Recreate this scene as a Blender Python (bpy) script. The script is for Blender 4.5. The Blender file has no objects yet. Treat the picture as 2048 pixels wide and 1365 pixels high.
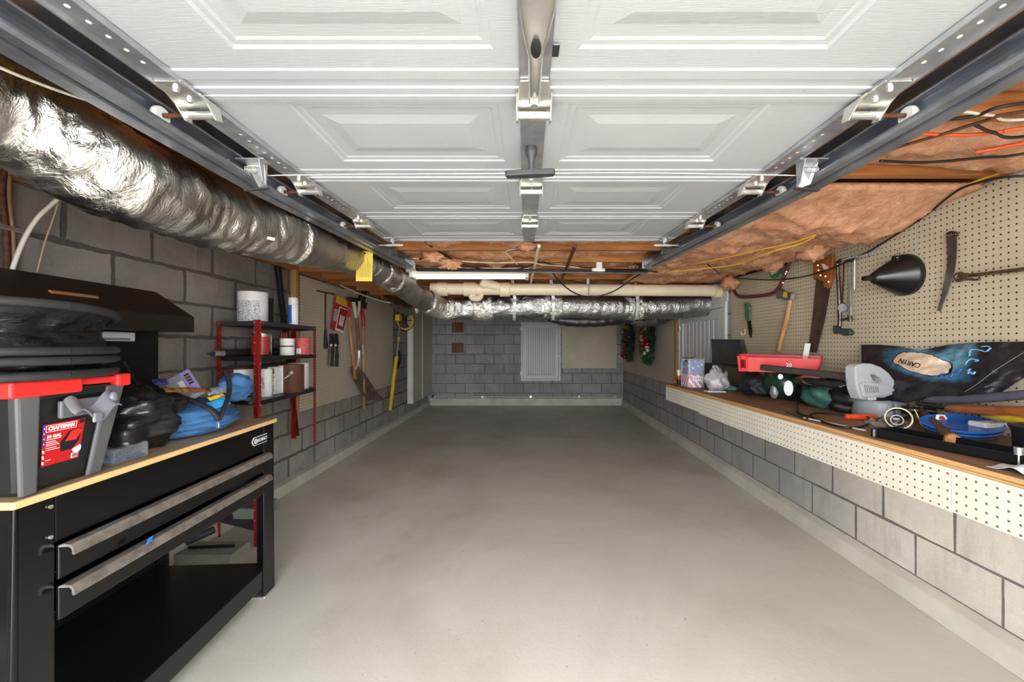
import bpy, bmesh, math, random
from mathutils import Vector, Matrix, noise as mnoise
V = Vector
random.seed(7)
S = bpy.context.scene
COL = S.collection
# ------------------------------------------------------------------ camera
FPX, CX, CY, EYE = 810.0, 1052.0, 693.0, 1.23
cd = bpy.data.cameras.new('camera'); cam = bpy.data.objects.new('camera', cd); COL.objects.link(cam)
cam.location = (0, 0, EYE); cam.rotation_euler = (math.pi/2, 0, 0)
cd.sensor_width = 36; cd.lens = FPX/2048*36
cd.shift_x = -(CX-1024)/2048; cd.shift_y = (CY-682.5)/2048
cd.clip_start = .02; cd.clip_end = 200
S.camera = cam
# ------------------------------------------------------------------ daylight
w = bpy.data.worlds.new('sky'); S.world = w; w.use_nodes = True
bg = w.node_tree.nodes['Background']
bg.inputs[1].default_value = 1.0
wt = w.node_tree; tcw = wt.nodes.new('ShaderNodeTexCoord'); spw = wt.nodes.new('ShaderNodeSeparateXYZ'); wt.links.new(tcw.outputs['Generated'], spw.inputs[0])
rpw = wt.nodes.new('ShaderNodeValToRGB'); wt.links.new(spw.outputs['Z'], rpw.inputs[0])      # overcast sky, brightest in the haze along the horizon
el = rpw.color_ramp.elements; el[0].position = .0; el[0].color = (7.5, 7.6, 7.7, 1); el[1].position = .34; el[1].color = (4.3, 4.4, 4.5, 1)
wt.links.new(rpw.outputs[0], bg.inputs[0])
S.view_settings.view_transform = 'Standard'; S.view_settings.look = 'None'
S.view_settings.gamma = 1; S.view_settings.use_curve_mapping = False
S.view_settings.exposure = 1.1
TUBE_POWER = .25
S.cycles.max_bounces = 12; S.cycles.diffuse_bounces = 8; S.cycles.glossy_bounces = 5
S.cycles.transmission_bounces = 8; S.cycles.caustics_reflective = False; S.cycles.caustics_refractive = False
S.cycles.use_denoising = True
# ------------------------------------------------------------------ pixel helpers (photograph frame)
def at(px, py, Y): return V(((px-CX)*Y/FPX, Y, EYE+(CY-py)*Y/FPX))
def onx(px, py, X): return at(px, py, X*FPX/(px-CX))
def onz(px, py, z): return at(px, py, (EYE-z)*FPX/(py-CY))
RX0, RS = 1.84, .022
def oz(px, py, z=1.85): return onz(px, py, z)
def onr(px, py, w=0.0): return at(px, py, (RX0-w)/((px-CX)/FPX-RS))      # right wall plane, w metres out into the room
RE = V((RS, 1, 0)).normalized(); RN = V((-1, RS, 0)).normalized()
def rw(Y, z, w=0.0): return V((RX0+RS*Y-w, Y, z))
ZUP = V((0, 0, 1))
# ------------------------------------------------------------------ materials
def lin(c):
    c = c/255.0
    return c/12.92 if c <= .04045 else ((c+.055)/1.055)**2.4
def L(rgb): return (lin(rgb[0]), lin(rgb[1]), lin(rgb[2]), 1)
class N:
    def __init__(s, name):
        s.m = bpy.data.materials.new(name); s.m.use_nodes = True
        s.t = s.m.node_tree; s.b = s.t.nodes['Principled BSDF']
    def n(s, typ, **kw):
        nd = s.t.nodes.new(typ)
        for k, v in kw.items(): setattr(nd, k, v)
        return nd
    def l(s, a, b): s.t.links.new(a, b)
    def val(s, sock, v):
        if isinstance(v, (int, float, tuple, list)): sock.default_value = v
        else: s.l(v, sock)
    def math(s, op, a, b=0.0, c=None):
        nd = s.n('ShaderNodeMath', operation=op)
        s.val(nd.inputs[0], a); s.val(nd.inputs[1], b)
        if c is not None: s.val(nd.inputs[2], c)
        return nd.outputs[0]
    def mix(s, f, a, b, mode='MIX'):
        nd = s.n('ShaderNodeMix', data_type='RGBA', blend_type=mode)
        s.val(nd.inputs[0], f); s.val(nd.inputs[6], a); s.val(nd.inputs[7], b)
        return nd.outputs[2]
    def noise(s, vec, scale, detail=4, rough=.55, dist=0):
        nd = s.n('ShaderNodeTexNoise'); s.l(vec, nd.inputs['Vector'])
        nd.inputs['Scale'].default_value = scale; nd.inputs['Detail'].default_value = detail
        nd.inputs['Roughness'].default_value = rough; nd.inputs['Distortion'].default_value = dist
        return nd.outputs['Fac']
    def ramp(s, f, p0, p1, c0=(0, 0, 0, 1), c1=(1, 1, 1, 1)):
        nd = s.n('ShaderNodeValToRGB'); s.l(f, nd.inputs[0])
        e = nd.color_ramp.elements; e[0].position = p0; e[1].position = p1; e[0].color = c0; e[1].color = c1
        return nd.outputs[0]
    def obj(s): return s.n('ShaderNodeTexCoord').outputs['Object']
    def world(s): return s.n('ShaderNodeNewGeometry').outputs['Position']
    def mapping(s, vec, scale):
        nd = s.n('ShaderNodeMapping'); s.l(vec, nd.inputs[0]); nd.inputs['Scale'].default_value = scale
        return nd.outputs[0]
    def bump(s, h, strength=.3, dist=.01):
        nd = s.n('ShaderNodeBump'); s.l(h, nd.inputs['Height'])
        nd.inputs['Strength'].default_value = strength; nd.inputs['Distance'].default_value = dist
        s.l(nd.outputs[0], s.b.inputs['Normal'])
    def set(s, **kw):
        for k, v in kw.items(): s.val(s.b.inputs[k], v)
        return s
MC = {}
def M(rgb, rough=.55, metal=0.0, var=.12, scale=14, bump=0.0, bscale=60, spec=.5, stretch=None, alpha=None, trans=0.0, coat=0.0, key=''):
    k = (rgb, rough, metal, var, scale, bump, bscale, spec, stretch, alpha, trans, coat)
    if k in MC: return MC[k]
    a = N(key or 'paint_%d_%d_%d' % rgb)
    c = L(rgb); vec = a.world()
    if stretch: vec = a.mapping(vec, stretch)
    if var > 0:
        f = a.noise(vec, scale, 5)
        lo = tuple(x*(1-var*1.6) for x in c[:3])+(1,); hi = tuple(min(1, x*(1+var*1.2)) for x in c[:3])+(1,)
        a.l(a.ramp(f, .32, .68, lo, hi), a.b.inputs['Base Color'])
    else: a.b.inputs['Base Color'].default_value = c
    if bump > 0: a.bump(a.noise(vec, bscale, 4), bump, .01)
    a.set(Roughness=rough, Metallic=metal)
    a.b.inputs['Specular IOR Level'].default_value = spec
    if trans: a.b.inputs['Transmission Weight'].default_value = trans
    if coat: a.b.inputs['Coat Weight'].default_value = coat; a.b.inputs['Coat Roughness'].default_value = .08
    if alpha is not None: a.b.inputs['Alpha'].default_value = alpha
    MC[k] = a.m
    return a.m
def wood(rgb, dark, axis, scale=9, rough=.6, contrast=(.3, .7), bump=.1):
    """long grain along axis ('X','Y','Z')"""
    a = N('wood_%d_%d_%d_%s' % (rgb+(axis,)))
    sc = {'X': (.09, 1, 1), 'Y': (1, .09, 1), 'Z': (1, 1, .09)}[axis]
    f = a.noise(a.mapping(a.world(), sc), scale*5, 6, .65, .6)
    a.l(a.ramp(f, contrast[0], contrast[1], L(dark), L(rgb)), a.b.inputs['Base Color'])
    a.set(Roughness=rough); a.bump(f, bump, .004)
    return a.m
def steel(rgb, rough=.35, var=.18, scale=30, name='steel'):
    return M(rgb, rough, 1.0, var, scale, .05, 90, key=name)
# ------------------------------------------------------------------ mesh builder (world coordinates)
WL = {}
def tag(o, label=None, cat=None, group=None, kind=None):
    if label: o['label'] = label
    if cat: o['category'] = cat
    if group: o['group'] = group
    if kind: o['kind'] = kind
    return o
def thing(name, label, cat, loc, group=None):
    o = bpy.data.objects.new(name, None); COL.objects.link(o); o.location = loc; o.empty_display_size = .05
    WL[o] = V(loc); return tag(o, label, cat, group)
def sm(pts, n=6, closed=False):
    pts = [V(p) for p in pts]; out = []; k = len(pts)
    rng = range(k) if closed else range(k-1)
    for i in rng:
        if closed: p0, p1, p2, p3 = pts[(i-1) % k], pts[i], pts[(i+1) % k], pts[(i+2) % k]
        else: p0, p1, p2, p3 = pts[max(i-1, 0)], pts[i], pts[i+1], pts[min(i+2, k-1)]
        for j in range(n):
            t = j/n
            out.append(.5*((2*p1)+(p2-p0)*t+(2*p0-5*p1+4*p2-p3)*t*t+(3*p1-p0-3*p2+p3)*t*t*t))
    if not closed: out.append(pts[-1])
    return out
def basis(d):
    d = V(d).normalized(); a = ZUP if abs(d.z) < .9 else V((1, 0, 0))
    x = d.cross(a).normalized(); return x, x.cross(d).normalized(), d
class MB:
    def __init__(s): s.v = []; s.f = []; s.m = []; s.cur = 0
    def add(s, vs, fs):
        o = len(s.v); s.v += [V(p) for p in vs]; s.f += [tuple(i+o for i in f) for f in fs]; s.m += [s.cur]*len(fs); return s
    def mat(s, i): s.cur = i; return s
    def box(s, a, b, R=None, c=None):
        a, b = V(a), V(b); lo = [min(a[i], b[i]) for i in range(3)]; hi = [max(a[i], b[i]) for i in range(3)]
        vs = [V((x, y, z)) for x in (lo[0], hi[0]) for y in (lo[1], hi[1]) for z in (lo[2], hi[2])]
        if R is not None:
            c = V(c) if c is not None else (a+b)/2
            vs = [R@(p-c)+c for p in vs]
        return s.add(vs, [(0, 1, 3, 2), (4, 6, 7, 5), (0, 4, 5, 1), (2, 3, 7, 6), (0, 2, 6, 4), (1, 5, 7, 3)])
    def ob(s, c, ex, ey, ez):
        """oriented box: centre and three half-extent vectors"""
        c, ex, ey, ez = V(c), V(ex), V(ey), V(ez)
        vs = [c+i*ex+j*ey+k*ez for i in (-1, 1) for j in (-1, 1) for k in (-1, 1)]
        return s.add(vs, [(0, 1, 3, 2), (4, 6, 7, 5), (0, 4, 5, 1), (2, 3, 7, 6), (0, 2, 6, 4), (1, 5, 7, 3)])
    def bar(s, p, q, w, h, up=ZUP):
        p, q = V(p), V(q); d = (q-p); up = V(up); x = d.cross(up)
        if x.length < 1e-6: x = d.cross(V((1, 0, 0)))
        x.normalize(); z = x.cross(d).normalized()
        return s.ob((p+q)/2, d/2, x*w/2, z*h/2)
    def cyl(s, p, q, r, r2=None, n=20, cap=True):
        p, q = V(p), V(q); r2 = r if r2 is None else r2; x, y, d = basis(q-p)
        vs = []
        for c, rr in ((p, r), (q, r2)):
            for i in range(n):
                a = 2*math.pi*i/n; vs.append(c+(x*math.cos(a)+y*math.sin(a))*rr)
        fs = [(i, (i+1) % n, n+(i+1) % n, n+i) for i in range(n)]
        if cap: fs += [tuple(range(n-1, -1, -1)), tuple(range(n, 2*n))]
        return s.add(vs, fs)
    def tube(s, pts, r, n=10, cap=True, flat=None, up=None):
        pts = [V(p) for p in pts]; k = len(pts); rs = r if isinstance(r, (list, tuple)) else [r]*k
        d = (pts[1]-pts[0]).normalized(); x, y, _ = basis(d)
        if up is not None: y = V(up); x = d.cross(y).normalized(); y = x.cross(d).normalized()
        vs = []
        for i in range(k):
            dn = (pts[min(i+1, k-1)]-pts[max(i-1, 0)]).normalized()
            x = (x-dn*x.dot(dn)).normalized(); y = dn.cross(x).normalized()
            for j in range(n):
                a = 2*math.pi*j/n; fl = 1 if flat is None else flat
                vs.append(pts[i]+(x*math.cos(a)+y*math.sin(a)*fl)*rs[i])
        fs = [(i*n+j, i*n+(j+1) % n, (i+1)*n+(j+1) % n, (i+1)*n+j) for i in range(k-1) for j in range(n)]
        if cap: fs += [tuple(range(n-1, -1, -1)), tuple(range((k-1)*n, k*n))]
        return s.add(vs, fs)
    def ring(s, c, axis, R, r, n=40, m=10, sx=1, sy=1):
        x, y, d = basis(axis); c = V(c); vs = []
        for i in range(n):
            a = 2*math.pi*i/n; e = x*math.cos(a)*sx+y*math.sin(a)*sy
            for j in range(m):
                b = 2*math.pi*j/m; vs.append(c+e*R+e.normalized()*math.cos(b)*r+d*math.sin(b)*r)
        return s.add(vs, [(i*m+j, i*m+(j+1) % m, ((i+1) % n)*m+(j+1) % m, ((i+1) % n)*m+j) for i in range(n) for j in range(m)])
    def lathe(s, prof, o, axis=ZUP, n=24, sx=1, sy=1, cap=True):
        x, y, d = basis(axis); o = V(o); vs = []; k = len(prof)
        for r, h in prof:
            for i in range(n):
                a = 2*math.pi*i/n; vs.append(o+d*h+(x*math.cos(a)*sx+y*math.sin(a)*sy)*r)
        fs = [(i*n+j, i*n+(j+1) % n, (i+1)*n+(j+1) % n, (i+1)*n+j) for i in range(k-1) for j in range(n)]
        if cap: fs += [tuple(range(n-1, -1, -1)), tuple(range((k-1)*n, k*n))]
        return s.add(vs, fs)
    def prism(s, poly, vec):
        poly = [V(p) for p in poly]; vec = V(vec); n = len(poly)
        return s.add(poly+[p+vec for p in poly], [tuple(range(n-1, -1, -1)), tuple(range(n, 2*n))]+[(i, (i+1) % n, n+(i+1) % n, n+i) for i in range(n)])
    def ball(s, c, rx, ry=None, rz=None, n=16, m=10, fn=None, R=None):
        ry = rx if ry is None else ry; rz = rx if rz is None else rz; c = V(c); vs = []
        for i in range(m+1):
            t = math.pi*i/m
            for j in range(n):
                a = 2*math.pi*j/n; u = V((math.sin(t)*math.cos(a), math.sin(t)*math.sin(a), math.cos(t)))
                p = V((u.x*rx, u.y*ry, u.z*rz))
                if fn: p = fn(u, p)
                if R is not None: p = R@p
                vs.append(c+p)
        return s.add(vs, [(i*n+j, (i+1)*n+j, (i+1)*n+(j+1) % n, i*n+(j+1) % n) for i in range(m) for j in range(n)])
    def grid(s, fn, nu, nv):
        vs = [fn(i/nu, j/nv) for i in range(nu+1) for j in range(nv+1)]
        return s.add(vs, [(i*(nv+1)+j, (i+1)*(nv+1)+j, (i+1)*(nv+1)+j+1, i*(nv+1)+j+1) for i in range(nu) for j in range(nv)])
    def slab(s, fn, gn, nu, nv):
        """closed sheet: fn gives one skin, gn the other"""
        o = len(s.v); s.grid(fn, nu, nv); b = len(s.v)-o; s.grid(gn, nu, nv)
        k = nv+1; n0 = len(s.f)
        rim = [(i, 0) for i in range(nu)]+[(nu, j) for j in range(nv)]+[(i, nv) for i in range(nu, 0, -1)]+[(0, j) for j in range(nv, 0, -1)]
        ids = [o+i*k+j for i, j in rim]
        for a in range(len(ids)):
            p, q = ids[a], ids[(a+1) % len(ids)]; s.f.append((p, q, q+b, p+b)); s.m.append(s.cur)
        return s
    def build(s, name, mat, parent=None, smooth=None, bevel=0, label=None, cat=None, group=None, kind=None, loc=None, weld=False):
        if parent is not None: off = WL[parent]
        elif loc is not None: off = V(loc)
        else:
            xs = [p.x for p in s.v]; ys = [p.y for p in s.v]; zs = [p.z for p in s.v]
            off = V(((min(xs)+max(xs))/2, (min(ys)+max(ys))/2, min(zs)))
        me = bpy.data.meshes.new(name)
        me.from_pydata([p-off for p in s.v], [], s.f)
        for mm in (mat if isinstance(mat, (list, tuple)) else [mat]): me.materials.append(mm)
        if isinstance(mat, (list, tuple)): me.polygons.foreach_set('material_index', s.m)
        bm = bmesh.new(); bm.from_mesh(me)
        if weld: bmesh.ops.remove_doubles(bm, verts=bm.verts, dist=1e-5)
        bmesh.ops.recalc_face_normals(bm, faces=bm.faces); bm.to_mesh(me); bm.free()
        if smooth is not None:
            me.polygons.foreach_set('use_smooth', [True]*len(me.polygons))
            if smooth < 180: me.set_sharp_from_angle(angle=math.radians(smooth))
        me.update()
        o = bpy.data.objects.new(name, me); COL.objects.link(o)
        if parent is not None: o.parent = parent; WL[o] = WL[parent]
        else: o.location = off; WL[o] = off
        if bevel:
            md = o.modifiers.new('b', 'BEVEL'); md.width = bevel; md.segments = 2; md.limit_method = 'ANGLE'; md.angle_limit = math.radians(40)
        return tag(o, label, cat, group, kind)
def text(name, body, size, centre, ex, ey, mat, parent, depth=.0006, align='CENTER', sx=1.0, shear=0.0, bold=0.0):
    """lettering lying in the plane spanned by ex (reading direction) and ey (up)"""
    cu = bpy.data.curves.new(name, 'FONT'); cu.body = body; cu.size = size; cu.align_x = align; cu.align_y = 'CENTER'
    cu.extrude = depth; cu.resolution_u = 3; cu.shear = shear; cu.offset = bold
    cu.materials.append(mat)
    tmp = bpy.data.objects.new(name, cu); me = bpy.data.meshes.new_from_object(tmp); bpy.data.objects.remove(tmp); bpy.data.curves.remove(cu)
    o = bpy.data.objects.new(name, me); COL.objects.link(o); o.parent = parent; WL[o] = WL[parent]
    ex = V(ex).normalized(); ey = V(ey); ey = (ey-ex*ey.dot(ex)).normalized(); ez = ex.cross(ey)
    m = Matrix((ex*sx, ey, ez)).transposed().to_4x4(); m.translation = V(centre)-WL[parent]
    o.matrix_local = m
    return o
def cable(name, label, pts, r, mat, cat='cable', n=6, group=None, smn=8, parent=None):
    b = MB(); b.tube(sm(pts, smn), r, n)
    if parent is not None: return b.build(name, mat, parent, 180)
    return b.build(name, mat, None, 180, 0, label, cat, group)
def struct(name, b, mat, smooth=None, bevel=0, label=None, parent=None):
    return b.build(name, mat, parent, smooth, bevel, label, None, None, 'structure' if parent is None else None)
def nz(p, s=1.0, seed=0.0): return mnoise.noise(V(p)*s+V((seed, seed*1.7, -seed)))
def fb(p, s=1.0, seed=0.0, o=4): return mnoise.fractal(V(p)*s+V((seed, seed*1.7, -seed)), .9, 2.1, o)
def rotv(p, c, axis, ang): return Matrix.Rotation(ang, 3, V(axis))@(V(p)-V(c))+V(c)
# ================================================================== shell materials
def block_mat(name, axis, length, row, z0, base, mortar, var=.16, msize=.008, wob=.004, off=0.0, light=None, dirt=.5):
    a = N(name); p = a.world(); sp = a.n('ShaderNodeSeparateXYZ'); a.l(p, sp.inputs[0])
    nd = a.n('ShaderNodeTexNoise'); a.l(p, nd.inputs['Vector']); nd.inputs['Scale'].default_value = 9; nd.inputs['Detail'].default_value = 5
    ns = a.n('ShaderNodeSeparateColor'); a.l(nd.outputs['Color'], ns.inputs[0])
    u = a.math('ADD', a.math('ADD', sp.outputs[axis], off), a.math('MULTIPLY', a.math('SUBTRACT', ns.outputs[0], .5), wob))
    v = a.math('ADD', a.math('SUBTRACT', sp.outputs['Z'], z0), a.math('MULTIPLY', a.math('SUBTRACT', ns.outputs[1], .5), wob))
    cb = a.n('ShaderNodeCombineXYZ'); a.l(u, cb.inputs[0]); a.l(v, cb.inputs[1])
    br = a.n('ShaderNodeTexBrick'); br.offset = .5; br.offset_frequency = 2; br.squash = 1
    a.l(cb.outputs[0], br.inputs['Vector'])
    br.inputs['Scale'].default_value = 1; br.inputs['Brick Width'].default_value = length; br.inputs['Row Height'].default_value = row
    br.inputs['Mortar Smooth'].default_value = .25; br.inputs['Bias'].default_value = 0
    ms = a.math('MULTIPLY_ADD', a.math('POWER', a.noise(p, 2.3, 3), 2.0), msize*2.2, msize*.42)
    a.l(ms, br.inputs['Mortar Size'])
    c = L(base); lo = tuple(x*(1-var) for x in c[:3])+(1,); hi = tuple(x*(1+var) for x in c[:3])+(1,)
    br.inputs['Color1'].default_value = lo; br.inputs['Color2'].default_value = hi; br.inputs['Mortar'].default_value = L(mortar)
    col = br.outputs['Color']
    if light is not None:                                   # an area that was painted over in another colour
        lc, axis2, t0, t1 = light
        f = a.math('ADD', sp.outputs[axis2], a.math('MULTIPLY', ns.outputs[2], .5))
        mm = a.ramp(a.math('MULTIPLY', a.math('SUBTRACT', f, t0), 1/(t1-t0)), 0, 1)
        pc = a.mix(br.outputs['Fac'], L(lc), L(tuple(int(k*.42) for k in lc)))
        col = a.mix(mm, col, pc)
    d = a.ramp(a.noise(p, 1.7, 6, .65, .8), .40, .62)
    st = a.ramp(a.noise(a.mapping(p, (7, 7, 1.1)), 1.6, 5, .6), .55, .74)
    col = a.mix(a.math('MULTIPLY', a.math('SUBTRACT', 1, d), dirt*.5), col, L(tuple(int(k*.55) for k in base)))
    col = a.mix(a.math('MULTIPLY', st, dirt*.6), col, L(tuple(int(k*.45) for k in base)))
    col = a.mix(.22, col, a.ramp(a.noise(p, 90, 3), .2, .8, L(tuple(int(k*.75) for k in base)), L(tuple(min(255, int(k*1.15)) for k in base))))
    a.l(col, a.b.inputs['Base Color']); a.set(Roughness=.85)
    h = a.math('SUBTRACT', a.math('MULTIPLY', a.noise(p, 120, 4), .25), br.outputs['Fac'])
    a.bump(h, .55, .006)
    return a.m
def peg_mat(name, axis, rgb, hole=(70, 50, 34), pitch=.0254, rad=.0036, off=(0, 0), dirt=.25):
    a = N(name); p = a.world(); sp = a.n('ShaderNodeSeparateXYZ'); a.l(p, sp.inputs[0])
    def cell(sock, o):
        f = a.math('FRACT', a.math('MULTIPLY', a.math('ADD', sock, o), 1/pitch))
        return a.math('MULTIPLY', a.math('SUBTRACT', f, .5), pitch)
    du = cell(sp.outputs[axis], off[0]); dv = cell(sp.outputs['Z'], off[1])
    r = a.math('SQRT', a.math('ADD', a.math('MULTIPLY', du, du), a.math('MULTIPLY', dv, dv)))
    hf = a.ramp(a.math('MULTIPLY', r, 1/rad), .82, 1.0, (1, 1, 1, 1), (0, 0, 0, 1))
    c = L(rgb)
    n1 = a.noise(p, 2.2, 5, .6)
    base = a.ramp(n1, .3, .7, tuple(x*(1-dirt*.6) for x in c[:3])+(1,), tuple(min(1, x*1.06) for x in c[:3])+(1,))
    a.l(a.mix(hf, base, L(hole)), a.b.inputs['Base Color'])
    a.set(Roughness=.5); a.bump(a.math('SUBTRACT', 1, hf), .5, .003)
    return a.m
def floor_mat():
    a = N('painted_concrete'); p = a.world()
    c = a.ramp(a.noise(p, .9, 7, .6, .5), .3, .7, L((206, 201, 189)), L((232, 228, 217)))
    c = a.mix(a.math('MULTIPLY', a.ramp(a.noise(p, .75, 6, .62, 1.2), .50, .70), .5), c, L((190, 172, 150)))
    sp = a.ramp(a.noise(p, 55, 2, .5), .715, .76)
    c = a.mix(a.math('MULTIPLY', sp, .5), c, L((120, 112, 100)))
    sc = a.ramp(a.noise(a.mapping(p, (14, 2.2, 1)), 2.4, 4, .6, 1.5), .66, .73)
    c = a.mix(a.math('MULTIPLY', sc, .18), c, L((140, 130, 115)))
    a.l(c, a.b.inputs['Base Color'])
    a.l(a.ramp(a.noise(p, 3, 5), .3, .7, (.32, .32, .32, 1), (.5, .5, .5, 1)), a.b.inputs['Roughness'])
    h = a.math('ADD', a.noise(p, 3.5, 5), a.math('MULTIPLY', a.noise(p, 60, 3), .2))
    a.bump(h, .14, .02); a.b.inputs['Specular IOR Level'].default_value = .35
    return a.m
def door_mat():
    a = N('white_embossed_steel'); p = a.world()
    g = a.noise(a.mapping(p, (3, 55, 1)), 6, 5, .6, .3)
    c = a.ramp(a.noise(p, 2, 4), .3, .7, L((176, 180, 184)), L((187, 190, 193)))
    dk = a.ramp(a.noise(p, 48, 3, .6), .70, .75)
    band = a.ramp(a.noise(a.mapping(p, (1.2, 9, 1)), 1.5, 3), .5, .62)
    c = a.mix(a.math('MULTIPLY', dk, a.math('MULTIPLY', band, .6)), c, L((120, 112, 102)))
    a.l(c, a.b.inputs['Base Color']); a.set(Roughness=.45); a.bump(g, .16, .006)
    return a.m
def foil_mat(name='foil', tint=(196, 192, 186), bump=.34, scrim=True):
    a = N(name); p = a.world()
    c = a.ramp(a.noise(p, 7, 5, .6), .3, .7, L(tuple(int(k*.86) for k in tint)), L(tint))
    a.l(c, a.b.inputs['Base Color']); a.set(Metallic=1.0)
    a.l(a.ramp(a.noise(p, 5, 4), .3, .7, (.20, .20, .20, 1), (.40, .40, .40, 1)), a.b.inputs['Roughness'])
    h = a.math('ADD', a.noise(a.mapping(p, (1, 3.2, 1)), 24, 5, .62, 1.2), a.math('MULTIPLY', a.math('ABSOLUTE', a.math('SUBTRACT', a.noise(a.mapping(p, (1, 2.2, 1)), 13, 3, .6, 2.0), .5)), 2.2))
    if scrim:
        sp = a.n('ShaderNodeSeparateXYZ'); a.l(p, sp.inputs[0])
        s1 = a.math('FRACT', a.math('MULTIPLY', a.math('ADD', sp.outputs['Y'], a.math('MULTIPLY', sp.outputs['Z'], 1.0)), 42))
        s2 = a.math('FRACT', a.math('MULTIPLY', a.math('SUBTRACT', sp.outputs['Y'], a.math('MULTIPLY', sp.outputs['Z'], 1.0)), 42))
        ln = a.math('MAXIMUM', a.math('GREATER_THAN', s1, .9), a.math('GREATER_THAN', s2, .9))
        h = a.math('ADD', h, a.math('MULTIPLY', ln, .12))
    a.bump(h, bump, .012)
    return a.m
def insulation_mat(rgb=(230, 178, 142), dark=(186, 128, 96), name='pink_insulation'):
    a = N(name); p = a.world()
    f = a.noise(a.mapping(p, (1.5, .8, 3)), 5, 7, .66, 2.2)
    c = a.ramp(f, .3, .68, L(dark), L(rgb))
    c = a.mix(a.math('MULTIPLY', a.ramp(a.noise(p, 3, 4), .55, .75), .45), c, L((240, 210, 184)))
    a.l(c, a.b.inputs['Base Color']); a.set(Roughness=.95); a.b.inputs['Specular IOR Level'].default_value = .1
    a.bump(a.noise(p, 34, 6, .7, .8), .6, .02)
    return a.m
FLOOR = floor_mat(); DOORW = door_mat(); FOIL = foil_mat(); FOILS = foil_mat('foil_smooth', (186, 184, 182), .45, False)
PINK = insulation_mat()
BLK_L = block_mat('blocks_left', 'Y', .424, .203, .069, (146, 139, 132), (60, 57, 54), .10, .012, .026, .11, ((172, 170, 165), 'Z', .95, .45), .9)
BLK_R = block_mat('blocks_right', 'Y', .365, .203, .119, (164, 163, 160), (62, 60, 58), .08, .007, .006, .05, ((236, 230, 216), 'Y', 3.1, 2.3), .5)
BLK_B = block_mat('blocks_back', 'X', .406, .203, .05, (166, 167, 167), (64, 64, 64), .12, .007, .006, .05, None, .7)
PEG_R = peg_mat('pegboard_right', 'Y', (196, 184, 158), (64, 46, 32), .026, .0042, (.01, .008))
PEG_A = peg_mat('pegboard_apron', 'Y', (214, 209, 194), (120, 88, 64), .0262, .0038, (.004, .011), .15)
PEG_L = peg_mat('pegboard_left', 'Y', (196, 186, 166), (90, 76, 60), .027, .0040)
PEG_B = peg_mat('pegboard_back', 'X', (206, 196, 172), (110, 96, 78), .028, .0042)
JOIST = wood((196, 132, 72), (134, 80, 38), 'X', 5, .7)
JOISTY = wood((190, 128, 70), (128, 78, 38), 'Y', 5, .7)
STUD = wood((206, 156, 96), (164, 112, 60), 'Z', 5, .7)
SUBFLOOR = wood((120, 82, 50), (72, 46, 28), 'X', 3, .85)
CURB = M((200, 196, 184), .6, 0, .12, 3, .12, 20, key='curb_paint')
GALV = M((200, 202, 206), .38, .85, .16, 14, .05, 90, key='galvanised')
GALVD = steel((120, 124, 130), .36, .18, 10, 'galvanised_dark')
ZINC = M((230, 229, 224), .26, .85, .08, 20, .05, 90, key='zinc_plate')
ZINCG = steel((206, 200, 172), .24, .1, 20, 'zinc_yellow')
RUST = M((96, 58, 40), .75, .3, .3, 50, .2, 80, key='rust')
BLACKP = M((22, 22, 23), .45, 0, .1, 20, key='black_plastic')
BLACKM = M((30, 30, 31), .65, 0, .1, 20, key='black_matte')
WHITEP = M((228, 228, 226), .4, 0, .04, 20, key='white_plastic')
WHITEM = M((235, 234, 230), .6, 0, .04, 10, key='white_paper')
PVC = M((232, 218, 190), .38, 0, .05, 5, key='pvc')
INK = M((24, 24, 26), .6, 0, 0, key='ink')
# ================================================================== room
YB = 8.44; XL = -2.05; ZC = 2.09; ZJ = 1.90
b = MB(); b.box((-6, -8, -.1), (6, YB+.3, 0)); struct('floor', b, FLOOR)
b = MB(); b.box((XL-.2, -.2, -.05), (XL, YB+.2, ZC)); struct('wall_left', b, BLK_L)
b = MB()
p = [rw(-.2, -.05), rw(YB+.2, -.05), rw(YB+.2, -.05, -.2), rw(-.2, -.05, -.2)]
b.prism(p, (0, 0, ZC+.05)); struct('wall_right', b, BLK_R)
b = MB(); b.box((-2.2, YB, -.05), (2.25, YB+.2, ZC)); wb = struct('wall_back', b, BLK_B)
BROWN = wood((140, 82, 46), (92, 50, 28), 'Z', 5)
for k, (y0, y1) in enumerate(((645, 665), (686, 706))):
    q = at(904, y0, YB-.001); r = at(927, y1, YB-.001)
    b = MB(); b.box((q.x, YB-.012, q.z), (r.x, YB+.01, r.z)); b.build('brick_infill', BROWN, wb)
b = MB(); b.box((-2.25, -.2, ZC), (2.3, YB+.2, ZC+.05)); struct('ceiling', b, SUBFLOOR)
# front wall around the open doorway (behind the camera)
b = MB()
for x0, x1, z0, z1 in ((-2.25, -1.25, -.05, ZC), (1.25, 2.3, -.05, ZC), (-1.25, 1.25, 1.90, ZC)): b.box((x0, -.32, z0), (x1, -.2, z1))
struct('wall_front', b, BLK_B)
# curbs
b = MB(); b.prism([(XL, -.1, 0), (-1.985, -.1, 0), (-1.995, -.1, .085), (XL, -.1, .105)], (0, YB-.0+.1, 0)); struct('baseboard_left', b, CURB, None, .006)
b = MB(); pr = [rw(-.1, 0, 0), rw(-.1, 0, .05), rw(-.1, .09, .04), rw(-.1, .122, 0)]
b.prism(pr, rw(YB, 0)-rw(-.1, 0)); struct('baseboard_right', b, CURB, None, .006)
b = MB(); b.box((-1.99, YB-.05, 0), (1.99, YB, .15)); struct('baseboard_back', b, CURB, None, .005)
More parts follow.
